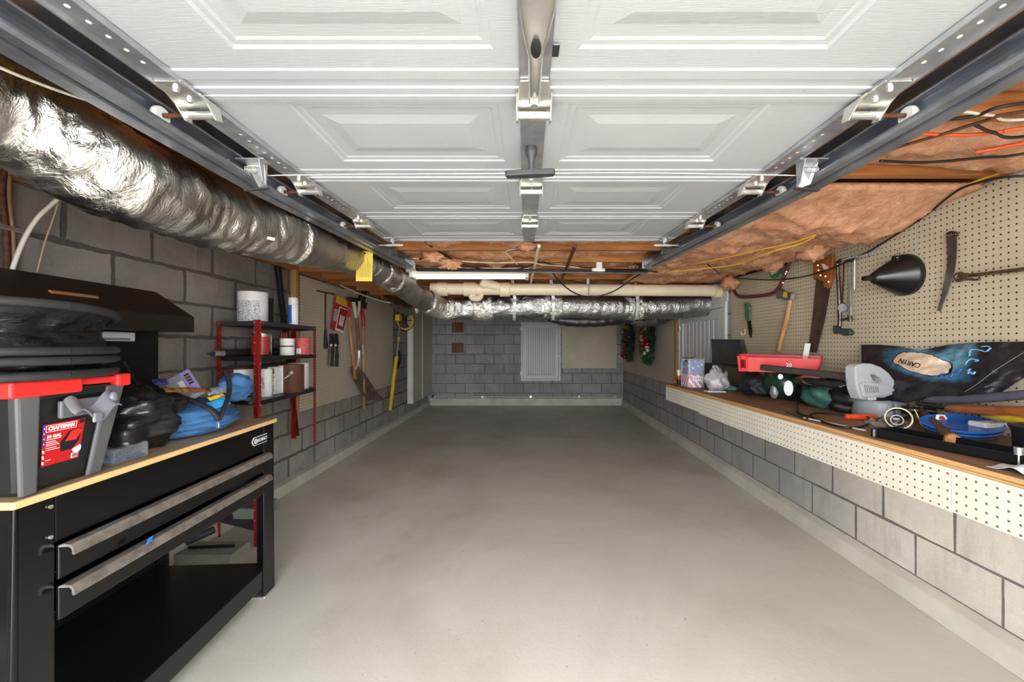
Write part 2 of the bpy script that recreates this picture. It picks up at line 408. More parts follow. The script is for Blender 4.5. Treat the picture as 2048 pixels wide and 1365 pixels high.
# top plates and joists
b = MB(); b.box((XL-.02, -.1, 1.895), (XL+.012, YB, ZC)); struct('trim_1', b, JOISTY)
b = MB(); b.prism([rw(-.1, 1.895, .012), rw(YB, 1.895, .012), rw(YB, 1.895, -.02), rw(-.1, 1.895, -.02)], (0, 0, ZC-1.895)); struct('trim_2', b, JOISTY)
for k in range(-3, 17):
    y = 1.60+.41*k
    b = MB(); b.box((XL+.013, y-.02, ZJ), (RX0+RS*y-.013, y+.02, ZC-.001)); struct('ceiling_beam', b, JOIST, None, .002)
# pale boxed-out panel at the far left
PANEL = M((196, 187, 170), .55, 0, .06, 2, key='panel_paint'); PANELW = M((214, 210, 202), .5, 0, .05, 4, key='panel_edge')
b = MB(); b.box((XL, 7.02, .245), (-1.955, YB, 1.93)); o = struct('wall_partition', b, PANEL)
b = MB(); b.box((XL, 6.995, .235), (-1.95, 7.02, 1.93)); b.build('edge_board', PANELW, o, None, .003)
b = MB(); b.box((-1.955, 7.62, .25), (-1.945, 7.66, 1.9)); b.build('batten', PANELW, o, None, .002)
# ------------------------------------------------------------------ pegboard sheets
def sheet_r(name, label, y0, y1, z0, z1, mat, w=.012, t=.006):
    b = MB(); b.prism([rw(y0, z0, w-t), rw(y1, z0, w-t), rw(y1, z0, w), rw(y0, z0, w)], (0, 0, z1-z0))
    return b.build(name, mat, None, None, .0012, label, 'pegboard')
yA = onr(1832, 600, .012).y; yB_ = onr(1597, 600, .012).y; yC = onr(1463, 600, .012).y
sheet_r('pegboard_sheet', 'cream pegboard sheet at the near right, behind the pruning saw and the leather vest', .25, yA-.0015, .80, 1.885, PEG_R)
sheet_r('pegboard_sheet', 'cream pegboard sheet carrying the black funnel, hacksaw and large handsaw', yA+.0015, yB_-.0015, .80, 1.885, PEG_R)
sheet_r('pegboard_sheet', 'narrow cream pegboard sheet with the bow saw, hatchet and green-handled knife', yB_+.0015, yC, .80, 1.885, PEG_R)
yD = onr(1348, 700, .012).y
sheet_r('pegboard_sheet', 'tan pegboard sheet on the far right wall with the holiday wreath', yD+.02, YB-.02, .727, 1.88, PEG_L)
b = MB(); q0 = onx(601, 830, XL+.012); q1 = onx(786, 768, XL+.012)
b.box((XL+.002, q0.y, .64), (XL+.012, q1.y, 1.87)); b.build('pegboard_sheet', PEG_L, None, None, .0012, 'pale tan pegboard sheet on the left wall behind the garden tools', 'pegboard')
q = at(1124, 640, YB-.01); r = at(1233, 737, YB-.01)
b = MB(); b.box((q.x, YB-.012, r.z), (r.x, YB-.002, 1.75)); b.build('pegboard_sheet', PEG_B, None, None, .0012, 'pale pegboard sheet on the back wall beside the small white access door', 'pegboard')
# wooden studs beside sheets
b = MB(); q = onx(595, 700, XL+.04); b.box((XL, q.y-.035, .62), (XL+.045, q.y+.012, 1.9)); struct('trim_3', b, STUD, None, .003)
b = MB(); q = onr(1353, 700, 0); b.prism([rw(q.y-.045, .70, .02), rw(q.y+.045, .70, .02), rw(q.y+.045, .70, -.01), rw(q.y-.045, .70, -.01)], (0, 0, 1.2)); struct('trim_4', b, STUD, None, .003)
# grey conduit along the bottom of the back wall
t = thing('conduit', 'thin pale conduit running along the foot of the back block wall', 'conduit', (0, YB-.03, .2))
b = MB(); b.cyl((-1.94, YB-.03, .19), (1.9, YB-.03, .165), .016); b.build('pipe', M((190, 190, 186), .4, 0, .05, key='conduit_grey'), t, 40)
for x in (-1.9, -.9, .1, 1.1, 1.85):
    b = MB(); b.box((x-.02, YB-.05, .155), (x+.02, YB, .205)); b.build('clip', GALV, t)
b = MB(); b.cyl((-1.95, YB-.03, .19), (-1.90, YB-.03, .19), .026); b.build('coupling', BLACKP, t, 40)
# ------------------------------------------------------------------ access doors
DW = M((214, 214, 212), .45, 0, .03, 3, key='door_white'); DWG = M((170, 170, 168), .5, 0, .04, 3, key='door_groove')
def vdoor(name, P, EX, NN, wd, z0, z1, nrib, frame, label):
    """P: base point of the hinge-side edge, EX along, NN out of the wall"""
    P, EX, NN = V(P), V(EX), V(NN)
    t = thing(name, label, None, P); t['kind'] = 'structure'
    def bx(mb, u0, u1, za, zb, w0, w1):
        c = P+EX*(u0+u1)/2+NN*(w0+w1)/2; c.z = (za+zb)/2
        mb.ob(c, EX*(u1-u0)/2, NN*(w1-w0)/2, ZUP*(zb-za)/2)
    b = MB(); f = frame
    bx(b, 0, f*.5, z0, z1, 0, .03); bx(b, wd-f*.5, wd, z0, z1, 0, .03); bx(b, f*.5, wd-f*.5, z1-f*.5, z1, 0, .03); bx(b, f*.5, wd-f*.5, z0, z0+f*.5, 0, .03)
    b.build('door_frame', DW, t, None, .003)
    g = f*.55; b = MB()
    bx(b, g, g+f, z0+g, z1-g, .002, .022); bx(b, wd-g-f, wd-g, z0+g, z1-g, .002, .022); bx(b, g+f, wd-g-f, z1-g-f, z1-g, .002, .022); bx(b, g+f, wd-g-f, z0+g, z0+g+f, .002, .022)
    leaf = b.build('door_leaf', DW, t, None, .004)
    u0, u1 = g+f, wd-g-f; st = (u1-u0)/nrib; b = MB()
    bx(b, u0, u1, z0+g+f, z1-g-f, .0, .006)
    b.build('backing', DWG, leaf)
    b = MB()
    for k in range(nrib): bx(b, u0+st*(k+.16), u0+st*(k+.84), z0+g+f+.002, z1-g-f-.002, .006, .014)
    b.build('beadboard', DW, leaf, None, .004)
    return t, bx
q = at(1042, 762, YB); r = at(1121, 645, YB)
t, bx = vdoor('door_1', (q.x, YB-.001, q.z), (1, 0, 0), (0, -1, 0), r.x-q.x, q.z, r.z, 13, .075, 'small white beadboard access door in the back block wall')
for zz in (q.z+.16, r.z-.14):
    b = MB(); bx(b, -.02, .05, zz-.03, zz+.03, .03, .04); b.build('hinge', WHITEP, t, None, .002)
b = MB(); bx(b, .72, .79, q.z+.5, q.z+.54, .03, .05); b.build('latch', WHITEP, t, None, .003)
q = onr(1359, 700, 0); r = onr(1455, 612, 0)
t, bx = vdoor('door_2', rw(r.y, .55, -.005), RE, RN, (q.y-r.y), .55, 1.66, 9, .10, 'white ribbed access door in the right wall beyond the shelf')
for zz in (.8, 1.45):
    b = MB(); bx(b, 1.18, 1.26, zz-.03, zz+.03, .03, .038); b.build('hinge', ZINC, t, None, .002)
b = MB(); bx(b, -.02, q.y-r.y+.02, 1.66, 1.80, -.0, .02); b.build('header_board', DW, t, None, .003)
# ------------------------------------------------------------------ right-hand shelf counter
ZS = .884; XS = 1.29; YS0, YS1 = .45, 3.74
PLYE = wood((206, 160, 104), (150, 100, 56), 'Y', 6, .6); PLYT = wood((150, 112, 78), (104, 74, 50), 'Y', 5, .7)
t = thing('wall_counter', 'long plywood counter with pegboard apron along the right wall', 'counter', (1.55, 2.2, .72))
b = MB()
for k in range(3):
    z = ZS-.024+.008*k; e = .0015 if k == 1 else 0
    b.prism([(XS+e, YS0, z), (RX0+RS*YS0, YS0, z), (RX0+RS*YS1, YS1, z), (XS+e, YS1, z)], (0, 0, .008))
PLYM = N('ply_layers'); gp = PLYM.world(); gn = PLYM.n('ShaderNodeNewGeometry'); sx = PLYM.n('ShaderNodeSeparateXYZ'); PLYM.l(gn.outputs['True Normal'], sx.inputs[0])
cE = PLYM.ramp(PLYM.noise(PLYM.mapping(gp, (1, .08, 9)), 26, 5), .3, .7, L((150, 102, 60)), L((214, 170, 114)))
cT = PLYM.ramp(PLYM.noise(PLYM.mapping(gp, (1, .15, 1)), 22, 6, .65, .5), .3, .7, L((112, 82, 58)), L((158, 122, 88)))
PLYM.l(PLYM.mix(PLYM.ramp(sx.outputs['Z'], .4, .6), cE, cT), PLYM.b.inputs['Base Color']); PLYM.set(Roughness=.65)
b.build('countertop', PLYM.m, t, None, .0015)
ya = onx(1445, 850, XS).y; yz = onx(1398, 820, XS).y; yb = onx(1901, 930, XS).y
for (y0, y1, z0) in ((YS0, yb-.001, .727), (yb+.001, ya-.001, .725), (ya+.001, yz, .727), (yz, YS1, .738)):
    b = MB(); b.box((XS+.001, y0, z0), (XS+.009, y1, ZS-.025)); b.build('apron', PEG_A, t, None, .001)
for y in (.7, 1.3, 1.9, 2.5, 3.1, 3.68):
    b = MB(); b.box((XS+.010, y-.02, .745), (1.84, y+.02, ZS-.025)); b.build('cross_brace', STUD, t)
# ================================================================== garage door overhead
def zd(y): return EYE+.60+.044*max(0.0, y-1.45)
DX0, DX1, DXC = -.835, .866, .019
SEAM = [.486, .986, 1.486, 1.986, 2.486]
gd = thing('garage_door', 'white embossed sectional garage door rolled up overhead on its tracks', 'garage door', (DXC, 1.486, zd(1.486)))
PROF = [(0, .0), (.010, .0), (.012, .006), (.392, .006), (.396, .001), (.424, .001), (.428, .006), (.452, .006), (.455, -.001), (.474, -.001), (.476, .003), (.480, .003), (.482, -.003), (.497, -.003), (.499, .004)]
def prof(t):
    for (a, h), (b_, k) in zip(PROF, PROF[1:]):
        if a <= t <= b_: return .6*(h+(k-h)*(t-a)/(b_-a))
    return .6*PROF[-1][1]
def section(y0):
    b = MB(); P = lambda x, t, dz=0.0: V((x, y0+t, zd(y0+t)+prof(t)+dz))
    pan = [(-.595, -.066), (.106, .612)]; ta, tb = .024, .336
    xs = sorted([DX0, DX1]+[v for p in pan for v in p]); ts = sorted(set([a for a, _ in PROF]+[ta, tb]))
    for xa, xb in zip(xs, xs[1:]):
        for u0, u1 in zip(ts, ts[1:]):
            inside = any(p[0]-1e-6 <= xa and xb <= p[1]+1e-6 for p in pan) and u0 >= ta-1e-6 and u1 <= tb+1e-6
            if not inside: b.add([P(xa, u0), P(xb, u0), P(xb, u1), P(xa, u1)], [(0, 1, 2, 3)])
    for xa, xb in pan:
        rings = [(0, 0), (.007, .004), (.020, .004), (.026, .0065), (.056, .0065), (.090, .001)]
        loops = [[P(xa+i, ta+i, d), P(xb-i, ta+i, d), P(xb-i, tb-i, d), P(xa+i, tb-i, d)] for i, d in rings]
        for A, B in zip(loops, loops[1:]):
            for k in range(4): b.add([A[k], A[(k+1) % 4], B[(k+1) % 4], B[k]], [(0, 1, 2, 3)])
        b.add(loops[-1], [(0, 1, 2, 3)])
    # outer skin and ends
    b.add([P(DX0, 0, .045), P(DX1, 0, .045), P(DX1, .499, .045), P(DX0, .499, .045)], [(0, 1, 2, 3)])
    for x in (DX0, DX1): b.add([P(x, 0), P(x, 0, .045), P(x, .499, .045), P(x, .499)], [(0, 1, 2, 3)])
    for u in (0, .499): b.add([P(DX0, u), P(DX0, u, .045), P(DX1, u, .045), P(DX1, u)], [(0, 1, 2, 3)])
    return b.build('door_section', DOORW, gd, None)
for k in range(4): section(SEAM[k])
def dslab(x0, x1, y0, y1, d0, d1, b):
    """plate hanging between d0 and d1 metres below the door face"""
    vs = [V((x, y, zd(y)-d)) for x in (x0, x1) for y in (y0, y1) for d in (d0, d1)]
    return b.add(vs, [(0, 1, 3, 2), (4, 6, 7, 5), (0, 4, 5, 1), (2, 3, 7, 6), (0, 2, 6, 4), (1, 5, 7, 3)])
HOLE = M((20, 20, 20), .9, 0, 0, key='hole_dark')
for k in range(4):
    y0, y1 = SEAM[k], SEAM[k+1]-.001
    b = MB(); dslab(DXC-.034, DXC+.034, y0, y1, -.002, .005, b); cs = b.build('centre_stile', GALV, gd, None, .0015)
    for s, xe in ((-1, DX0), (1, DX1)):
        b = MB(); dslab(xe-s*.062, xe-s*.002, y0, y1, .000, .006, b); dslab(xe-s*.005, xe+s*.001, y0, y1, -.04, .012, b); dslab(xe-s*.064, xe-s*.060, y0, y1, -.002, .012, b)
        st = b.build('end_stile', GALV, gd, None, .001)
        b = MB()
        for j in range(7):
            y = y0+.15+j*.035; z = zd(y)-.0062; x = xe-s*.035
            b.cyl((x, y, z), (x, y, z-.0006), .0045, n=8)
        b.build('bolt_hole', WHITEP, st)
def hinge(x, y, wd, roller=0, depth=.030):
    z = zd(y); h = MB()
    h.add([(x-wd*.42, y-.085, z-.006), (x+wd*.42, y-.085, z-.006), (x+wd*.55, y-.03, z-.012), (x+wd*.55, y+.012, z-.012), (x-wd*.55, y+.012, z-.012), (x-wd*.55, y-.03, z-.012),
           (x-wd*.42, y-.085, z-.010), (x+wd*.42, y-.085, z-.010), (x+wd*.55, y-.03, z-.016), (x+wd*.55, y+.012, z-.016), (x-wd*.55, y+.012, z-.016), (x-wd*.55, y-.03, z-.016)],
          [(0, 1, 2, 3, 4, 5), (11, 10, 9, 8, 7, 6)]+[(i, (i+1) % 6, 6+(i+1) % 6, 6+i) for i in range(6)])
    h.box((x-wd*.36, y+.016, z-.010), (x+wd*.36, y+.075, z-.006))
    for s in (-1, 1):
        e = x+s*wd*.54; h.prism([(e-.002, y-.045, z-.010), (e-.002, y+.020, z-.010), (e-.002, y+.030, z-depth-.012), (e-.002, y+.008, z-depth-.016), (e-.002, y-.02, z-.022)], (.004, 0, 0))
    hg = h.build('hinge', ZINC, gd, None, .001)
    c = MB(); c.cyl((x-wd*.52, y+.014, z-depth), (x+wd*.52, y+.014, z-depth), .0095, n=16); c.build('hinge_pin', ZINC, hg, 40)
    for dx, dy in ((0, -.062), (0, -.024), (0, .055)):
        c = MB(); c.cyl((x+dx, y+dy, z-.012), (x+dx, y+dy, z-.021), .0085, .0065, 6); c.build('bolt', ZINC, hg, 30)
    if roller:
        r = MB(); xw = DX1+.078 if roller > 0 else DX0-.068; zz = z-depth
        r.cyl((x+roller*wd*.5, y+.014, zz), (xw, y+.014, zz), .0055, n=10); rr = r.build('roller_stem', RUST, hg, 40)
        r = MB(); r.lathe([(.006, -.008), (.020, -.008), (.022, -.004), (.022, .004), (.020, .008), (.006, .008)], (xw, y+.014, zz), (1, 0, 0), 20); r.build('roller_wheel', WHITEP, rr, 40)
    return hg
for y in SEAM[1:4]: hinge(DXC, y, .076)
for y in SEAM[1:4]:
    hinge(DX0+.036, y, .07, -1); hinge(DX1-.036, y, .07, 1)
for s, xe in ((-1, DX0), (1, DX1)):                       # top fixtures at the far corners
    y = SEAM[4]-.05; z = zd(y)
    b = MB(); b.box((xe-s*.07, y-.07, z-.012), (xe-s*.005, y+.03, z-.006)); o = b.build('top_bracket', GALV, gd, None, .001)
    b = MB(); b.cyl((xe-s*.09, y+.02, z-.03), (xe+s*.01, y+.02, z-.03), .009, n=14); b.cyl((xe+s*.01, y+.02, z-.03), (xe+s*.06, y+.02, z-.03), .0055); b.build('roller_stem', ZINC, o, 40)
    b = MB(); b.cyl((xe-s*.035, y-.03, z-.01), (xe-s*.035, y-.03, z-.026), .008, n=6); b.cyl((xe-s*.035, y, z-.01), (xe-s*.035, y, z-.026), .008, n=6); b.build('bolt', ZINC, o, 30)
# flattened lift tube bolted to the centre stile
b = MB(); A = [(.505, .012, .034), (.62, .014, .034), (.70, .016, .032), (.755, .022, .024), (.80, .026, .015), (.90, .026, .0145), (.955, .022, .014)]
pts = [V((DXC, y, zd(y)-d)) for y, d, _ in A]; n = 14; vs = []
for (y, d, rr), p in zip(A, pts):
    fl = min(1.0, .012/rr) if y > .77 else .22
    if y > .77: fl = .95
    for j in range(n):
        a = 2*math.pi*j/n; vs.append(p+V((math.cos(a)*rr, 0, math.sin(a)*rr*fl)))
b.add(vs, [(i*n+j, i*n+(j+1) % n, (i+1)*n+(j+1) % n, (i+1)*n+j) for i in range(len(A)-1) for j in range(n)]+[tuple(range(n-1, -1, -1)), tuple(range((len(A)-1)*n, len(A)*n))])
lt = b.build('lift_tube', ZINC, gd, 50)
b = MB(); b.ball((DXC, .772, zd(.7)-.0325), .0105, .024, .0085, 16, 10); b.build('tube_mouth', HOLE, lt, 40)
b = MB()
for x in (-.011, .016): b.cyl((DXC+x, .64, zd(.64)-.012), (DXC+x, .64, zd(.64)-.032), .009, .007, 6)
b.cyl((DXC, .925, zd(.9)-.03), (DXC, .925, zd(.9)-.052), .011, .009, 6)
b.build('bolt', ZINC, lt, 30)
b = MB(); dslab(DXC+.034, DXC+.048, .80, .835, .001, .004, b); b.build('tab', GALVD, gd, None, .004)
# T-handle lock
HND = M((58, 58, 60), .5, 0, .1, 30, key='handle_black')
c = at(1060, 342, .53*FPX/351.0)
b = MB(); b.lathe([(.016, 0), (.019, .008), (.017, .022), (.012, .032), (.009, .05), (.009, .072)], (c.x+.004, c.y-.012, zd(c.y)-.004), (0, .05, -1), 18); th = b.build('lock_stem', HND, gd, 40)
b = MB(); ex = V((1, .02, .055)).normalized(); ey = V((0, 1, 0)); ez = ex.cross(ey)
prof6 = [(-.076, -.008), (-.070, .012), (-.02, .016), (.02, .016), (.070, .012), (.076, -.004), (.072, -.014), (0, -.018), (-.072, -.014)]
b.prism([c+ex*u+ey*v for u, v in prof6], ez*-.017); b.build('lock_handle', HND, th, None, .003)
# spring latches and their pull cord
yl = 1.33
for s, xe, pxs in ((-1, DX0, 515), (1, DX1, 1612)):
    p = at(pxs, 322, 1.30); z = zd(1.3)
    b = MB(); x = p.x
    b.prism([(x-.03, 1.285, z-.014), (x+.03, 1.285, z-.014), (x+.022, 1.31, z-.075), (x-.012, 1.33, z-.085)], (0, .003, .001))
    b.box((x-.045, 1.26, z-.016), (x+.045, 1.30, z-.012)); b.prism([(x-.028*s-.002, 1.26, z-.014), (x-.028*s-.002, 1.305, z-.014), (x-.015*s-.002, 1.32, z-.08), (x-.015*s-.002, 1.30, z-.07)], (.004, 0, 0))
    lb = b.build('latch_bracket', GALV, gd, None, .001)
    b = MB(); hx = []
    for i in range(66):
        a = i*2*math.pi/8; hx.append(V((x+.012*s+(i/66-.5)*.04, 1.292+math.cos(a)*.010, z-.036+math.sin(a)*.010)))
    b.tube(hx, .0016, 5); b.build('latch_spring', ZINC, lb, 180)
    b = MB(); b.bar((x-.02*s, 1.325, z-.082), (x+.062*s, 1.33, z-.088), .014, .006); b.build('latch_bolt', GALVD, lb, None, .001)
CORD = M((205, 203, 196), .7, 0, .05, key='cord_white')
p0, p1 = at(474, 352, yl), at(1650, 352, yl)
b = MB(); b.tube(sm([p0+V((.03, 0, .0)), at(700, 349, yl), at(1060, 347, yl), at(1300, 346, yl), p1-V((.03, 0, 0))], 6), .0018, 6); b.build('pull_cord', CORD, gd, 180)
# ------------------------------------------------------------------ horizontal tracks
TRK = M((160, 165, 175), .36, .8, .2, 7, .05, 60, key='track_steel'); TRKD = steel((92, 95, 102), .4, .2, 7, 'track_inner')
for s, xt, lab in ((-1, DX0-.070, 'galvanised door track on the left, beside the foil duct'), (1, DX1+.080, 'galvanised door track on the right, beside the pink insulation')):
    y0, y1 = .42, 3.22
    t = thing('door_track', lab, 'door track', (xt, 1.8, zd(1.8)-.05))
    ys = [y0, 1.0, 1.45, 2.0, 2.6, y1]
    def ext(name, sec, mat, par, bev=.0008):
        b = MB(); n = len(sec); vs = [V((xt+s*u, y, zd(y)+v)) for y in ys for u, v in sec]
        b.add(vs, [(i*n+j, i*n+(j+1) % n, (i+1)*n+(j+1) % n, (i+1)*n+j) for i in range(len(ys)-1) for j in range(n)]+[tuple(range(n-1, -1, -1)), tuple(range((len(ys)-1)*n, len(ys)*n))])
        return b.build(name, mat, par, None, 0)
    ext('channel', [(-.012, -.058), (-.020, -.052), (-.020, -.046), (-.014, -.051), (.010, -.051), (.017, -.045), (.017, -.012), (.010, -.006), (-.014, -.006), (-.018, -.011), (-.022, -.009), (-.014, -.001), (.014, -.001), (.023, -.009), (.023, -.048), (.014, -.058)], TRK, t)
    ext('angle_iron', [(.024, -.062), (.024, .055), (.028, .055), (.028, -.058), (.060, -.058), (.060, -.062)], TRK, t)
    for y in (.8, 1.25, 1.75, 2.25, 2.75, 3.1):
        b = MB(); b.cyl((xt+s*.012, y, zd(y)-.03), (xt+s*.034, y, zd(y)-.03), .008, n=8); b.build('bolt', ZINC, t, 30)
    y = 3.2; b = MB(); b.box((xt+s*.02, y-.05, zd(y)-.065), (xt+s*.026, y+.04, ZJ-.001)); b.box((xt-s*.03, y-.005, zd(y)-.06), (xt+s*.026, y+.004, zd(y)+.01))
    b.build('hanger_plate', GALV, t, None, .001)
    b = MB(); b.box((xt-s*.03, 2.74, 1.855), (xt+s*.10, 2.744, 1.885)); b.build('cross_strap', GALVD, t, None, .001)
# spring bar across the back of the tracks
t = thing('spring_bar', 'dark steel bar spanning the ceiling between the ends of the door tracks', 'bar', (0, 3.28, 1.83))
q0, q1 = at(832, 539, 3.28), at(1296, 543, 3.28)
b = MB(); b.cyl(q0, q1, .010, n=12); b.build('rod', M((52, 50, 50), .45, .8, .2, 20, key='dark_rod'), t, 40)
b = MB(); b.bar(q0+V((0, .03, -.008)), q1+V((0, .03, -.012)), .03, .006); b.build('flat_strap', GALVD, t, None, .001)
b = MB(); c = at(1197, 540, 3.25); b.lathe([(.006, -.055), (.013, -.05), (.016, -.02), (.016, .02), (.013, .05), (.006, .055)], c, (1, 0, -.02), 14); b.box(c+V((-.02, -.02, 0)), c+V((.025, .02, .06)))
b.build('plug', WHITEP, t, 40)
# ================================================================== ducts
def duct(name, pts, rad, mat, parent, seg=20, n=30, amp=.006, seed=0, ridge=0.0, label=None):
    P = sm(pts, seg); k = len(pts); R = []
    for i in range(len(P)):
        f = i/seg; a = min(int(f), k-2); R.append(rad[a]+(rad[a+1]-rad[a])*(f-a))
    b = MB(); x, y, d = basis(P[1]-P[0]); vs = []
    for i, p in enumerate(P):
        dn = (P[min(i+1, len(P)-1)]-P[max(i-1, 0)]).normalized(); x = (x-dn*x.dot(dn)).normalized(); y = dn.cross(x)
        for j in range(n):
            a = 2*math.pi*j/n; u = x*math.cos(a)+y*math.sin(a); q = p+u*R[i]
            cr = abs(mnoise.noise(V((q.x*9, q.y*26, q.z*9))+V((seed, 0, 0))))
            vs.append(q+u*(amp*(fb(q, 6, seed, 3)+.6*nz(q, 22, seed)-1.1*cr)+ridge*math.sin(i*1.5)))
    m = len(P); b.add(vs, [(i*n+j, i*n+(j+1) % n, (i+1)*n+(j+1) % n, (i+1)*n+j) for i in range(m-1) for j in range(n)]+[tuple(range(n-1, -1, -1)), tuple(range((m-1)*n, m*n))])
    return b.build(name, mat, parent, 180, label=label)
dt = thing('foil_duct', 'big foil-wrapped flexible air duct sagging along the left and across the back', 'duct', (-1.1, 2.0, 1.7))
P1 = [V((-1.17, .45, 1.775)), at(-60, 182, .92), at(240, 350, 1.15), at(436, 432, 1.48), at(575, 476, 1.80)]
P1b = [at(575, 476, 1.80), at(655, 500, 2.25), at(722, 522, 2.80)]
P2 = [at(722, 522, 2.80), at(775, 553, 3.2), at(835, 592, 3.7), at(868, 611, 4.0), at(900, 617, 4.12)]
P3 = [at(900, 617, 4.12), at(960, 617, 4.2), at(1030, 613, 4.22), at(1115, 612, 4.25)]
P4 = [at(1115, 612, 4.25), at(1200, 614, 4.28), at(1262, 616, 4.3)]
P5 = [at(1262, 614, 4.3), at(1350, 614, 4.3), at(1435, 606, 4.3), at(1462, 600, 4.3)]
duct('sleeve', P1, [.131, .131, .131, .128, .118], FOIL, dt, 44, 56, .012, 1)
duct('sleeve', P1b, [.117, .110, .100], FOIL, dt, 30, 40, .010, 9)
duct('sleeve', P2, [.100, .098, .104, .108, .112], FOILS, dt, 24, 40, .009, 2)
duct('sleeve', P3, [.114, .122, .128, .130], FOILS, dt, 24, 40, .015, 3)
duct('sleeve', P4, [.128, .133, .130], FOILS, dt, 20, 30, .004, 4, .002)
duct('sleeve', P5, [.130, .134, .122, .11], FOILS, dt, 18, 30, .004, 5, .002)
TAPE = foil_mat('foil_tape', (232, 228, 220), .7, False)
for A, r, sd in (([at(700, 510, 2.6), at(724, 523, 2.82), at(740, 532, 2.93)], [.110, .106, .104], 11), ([at(758, 541, 3.05), at(772, 551, 3.18), at(788, 562, 3.3)], [.103, .104, .104], 12),
                 ([at(852, 603, 3.85), at(880, 615, 4.06), at(905, 617, 4.12)], [.113, .116, .118], 13), ([at(945, 617, 4.18), at(965, 617, 4.2), at(985, 615, 4.21)], [.127, .13, .13], 14),
                 ([at(1085, 612, 4.24), at(1105, 612, 4.25), at(1124, 612, 4.25)], [.135, .137, .134], 15), ([at(1245, 615, 4.3), at(1262, 615, 4.3), at(1284, 615, 4.3)], [.135, .142, .136], 16)):
    duct('tape_wrap', A, r, TAPE, dt, 7, 26, .012, sd)
STRAP = M((206, 208, 208), .4, .3, .05, 8, key='strap_white')
for pxs, dx in ((1030, .012), (1105, .0), (1268, 0)):
    c = at(pxs, 613, 4.24); b = MB(); pts = []
    for i in range(15):
        a = math.pi*(.86+1.28*i/14); pts.append(c+V((dx*math.cos(a*.5), math.cos(a)*.147, math.sin(a)*.147)))
    pts = [V((c.x-.03, pts[0].y, ZJ+.05))]+pts+[V((c.x-.03, pts[-1].y, ZJ+.05))]
    for p, q in zip(pts, pts[1:]): b.bar(p, q, .030, .003, V((0, .02, .0))+(c-(p+q)/2))
    b.build('hanging_strap', STRAP, dt, 40)
b = MB(); c = at(541, 475, 1.50); b.bar(c-V((.012, .0, .002)), c+V((.012, .006, -.006)), .012, .001, (0, -1, .3)); b.build('sticker', M((232, 200, 176), .6, 0, .05, key='sticker'), dt)
# small foil branch toward the left wall
t = thing('branch_duct', 'short crumpled foil duct stub below the main duct at the left wall', 'duct', at(800, 612, 5.4))
duct('sleeve', [at(775, 590, 5.5), at(795, 606, 5.3), at(818, 618, 5.1), at(840, 618, 5.0)], [.07, .09, .09, .07], FOILS, t, 10, 22, .014, 21)
# black flexible hoses below the cross duct
HOSE = M((34, 34, 36), .3, 0, .2, 12, .25, 160, key='black_hose')
t = thing('flexible_hose', 'black insulated flexible hose slung under the cross duct', 'hose', at(1180, 640, 4.5))
duct('hose_run', [at(1098, 636, 4.42), at(1130, 642, 4.39), at(1180, 644, 4.38), at(1230, 640, 4.4), at(1275, 634, 4.45)], [.04, .058, .06, .058, .05], HOSE, t, 12, 22, .004, 31, .003)
t = thing('flexible_hose', 'dark crumpled flexible duct end hanging above the wreath', 'hose', at(1300, 640, 4.6))
duct('hose_run', [at(1250, 634, 4.7), at(1290, 642, 4.75), at(1335, 632, 4.9), at(1350, 622, 5.0)], [.05, .085, .075, .05], foil_mat('foil_dark', (120, 118, 118), .8, False), t, 10, 22, .02, 33)
# yellow care tag on its wire
TAG = M((238, 208, 92), .6, 0, .05, 6, key='tag_yellow')
c = at(729, 533, 2.55); ex = V((1, .05, 0)).normalized(); ez = V((0, .08, 1)).normalized(); ny = ex.cross(ez)
t = thing('hang_tag', 'yellow printed paper tag hanging from the foil duct', 'tag', c-ez*.09)
b = MB(); hw, hh = .050, .096
b.prism([c-ex*hw-ez*hh, c+ex*hw-ez*hh, c+ex*hw+ez*(hh-.012), c+ex*(hw-.012)+ez*hh, c-ex*(hw-.012)+ez*hh, c-ex*hw+ez*(hh-.012)], ny*.0015); b.build('card', TAG, t)
b = MB()
for k in range(9):
    ln = .075-.02*((k*7) % 3); x0 = -.040+.0095*k
    b.bar(c+ex*x0-ez*.07-ny*-.0018, c+ex*x0+ez*(ln-.02)-ny*-.0018, .002, .0006, -ny)
b.build('print', M((120, 96, 40), .7, 0, 0, key='tag_ink'), t)
b = MB(); b.cyl(c+ez*.083+ny*-.001, c+ez*.083+ny*.0022, .006, n=12); b.build('eyelet', INK, t)
b = MB(); b.tube(sm([c+ez*.083, c+ez*.12+ex*-.01, at(722, 490, 2.6)+V((0, 0, .03))], 5), .0015, 5); b.build('tie_wire', CORD, t, 180)
# ================================================================== drain pipe under the joists
yp = 4.0; t = thing('drain_pipe', 'cream plastic drain pipe running across the back of the ceiling', 'pipe', at(1150, 580, yp))
b = MB(); b.cyl(at(862, 578, yp), at(1446, 582, yp), .057, n=28); b.build('pipe', PVC, t, 40)
for x, r, w_ in ((885, .068, .05), (940, .070, .06), (1010, .070, .05), (1437, .068, .05)):
    c = at(x, 578.5+(x-862)*.0068, yp); b = MB(); b.cyl(c-V((w_, 0, 0)), c+V((w_, 0, 0)), r, n=28); b.build('coupling', PVC, t, 40, .004)
b = MB(); a0 = at(996, 579, yp); b.cyl(a0+V((.06, 0, 0)), at(968, 566, yp-.02)+V((0, -.05, .0)), .048, n=22); b.cyl(at(974, 569, yp-.02)+V((0, -.045, 0)), at(963, 564, yp-.03)+V((0, -.055, .004)), .060, n=22); b.build('wye_branch', PVC, t, 40)
b = MB(); b.tube(sm([at(944, 586, yp), at(944, 596, yp), at(957, 597, yp-.02), at(962, 590, yp)], 5), .03, 14); b.build('trap', PVC, t, 60)
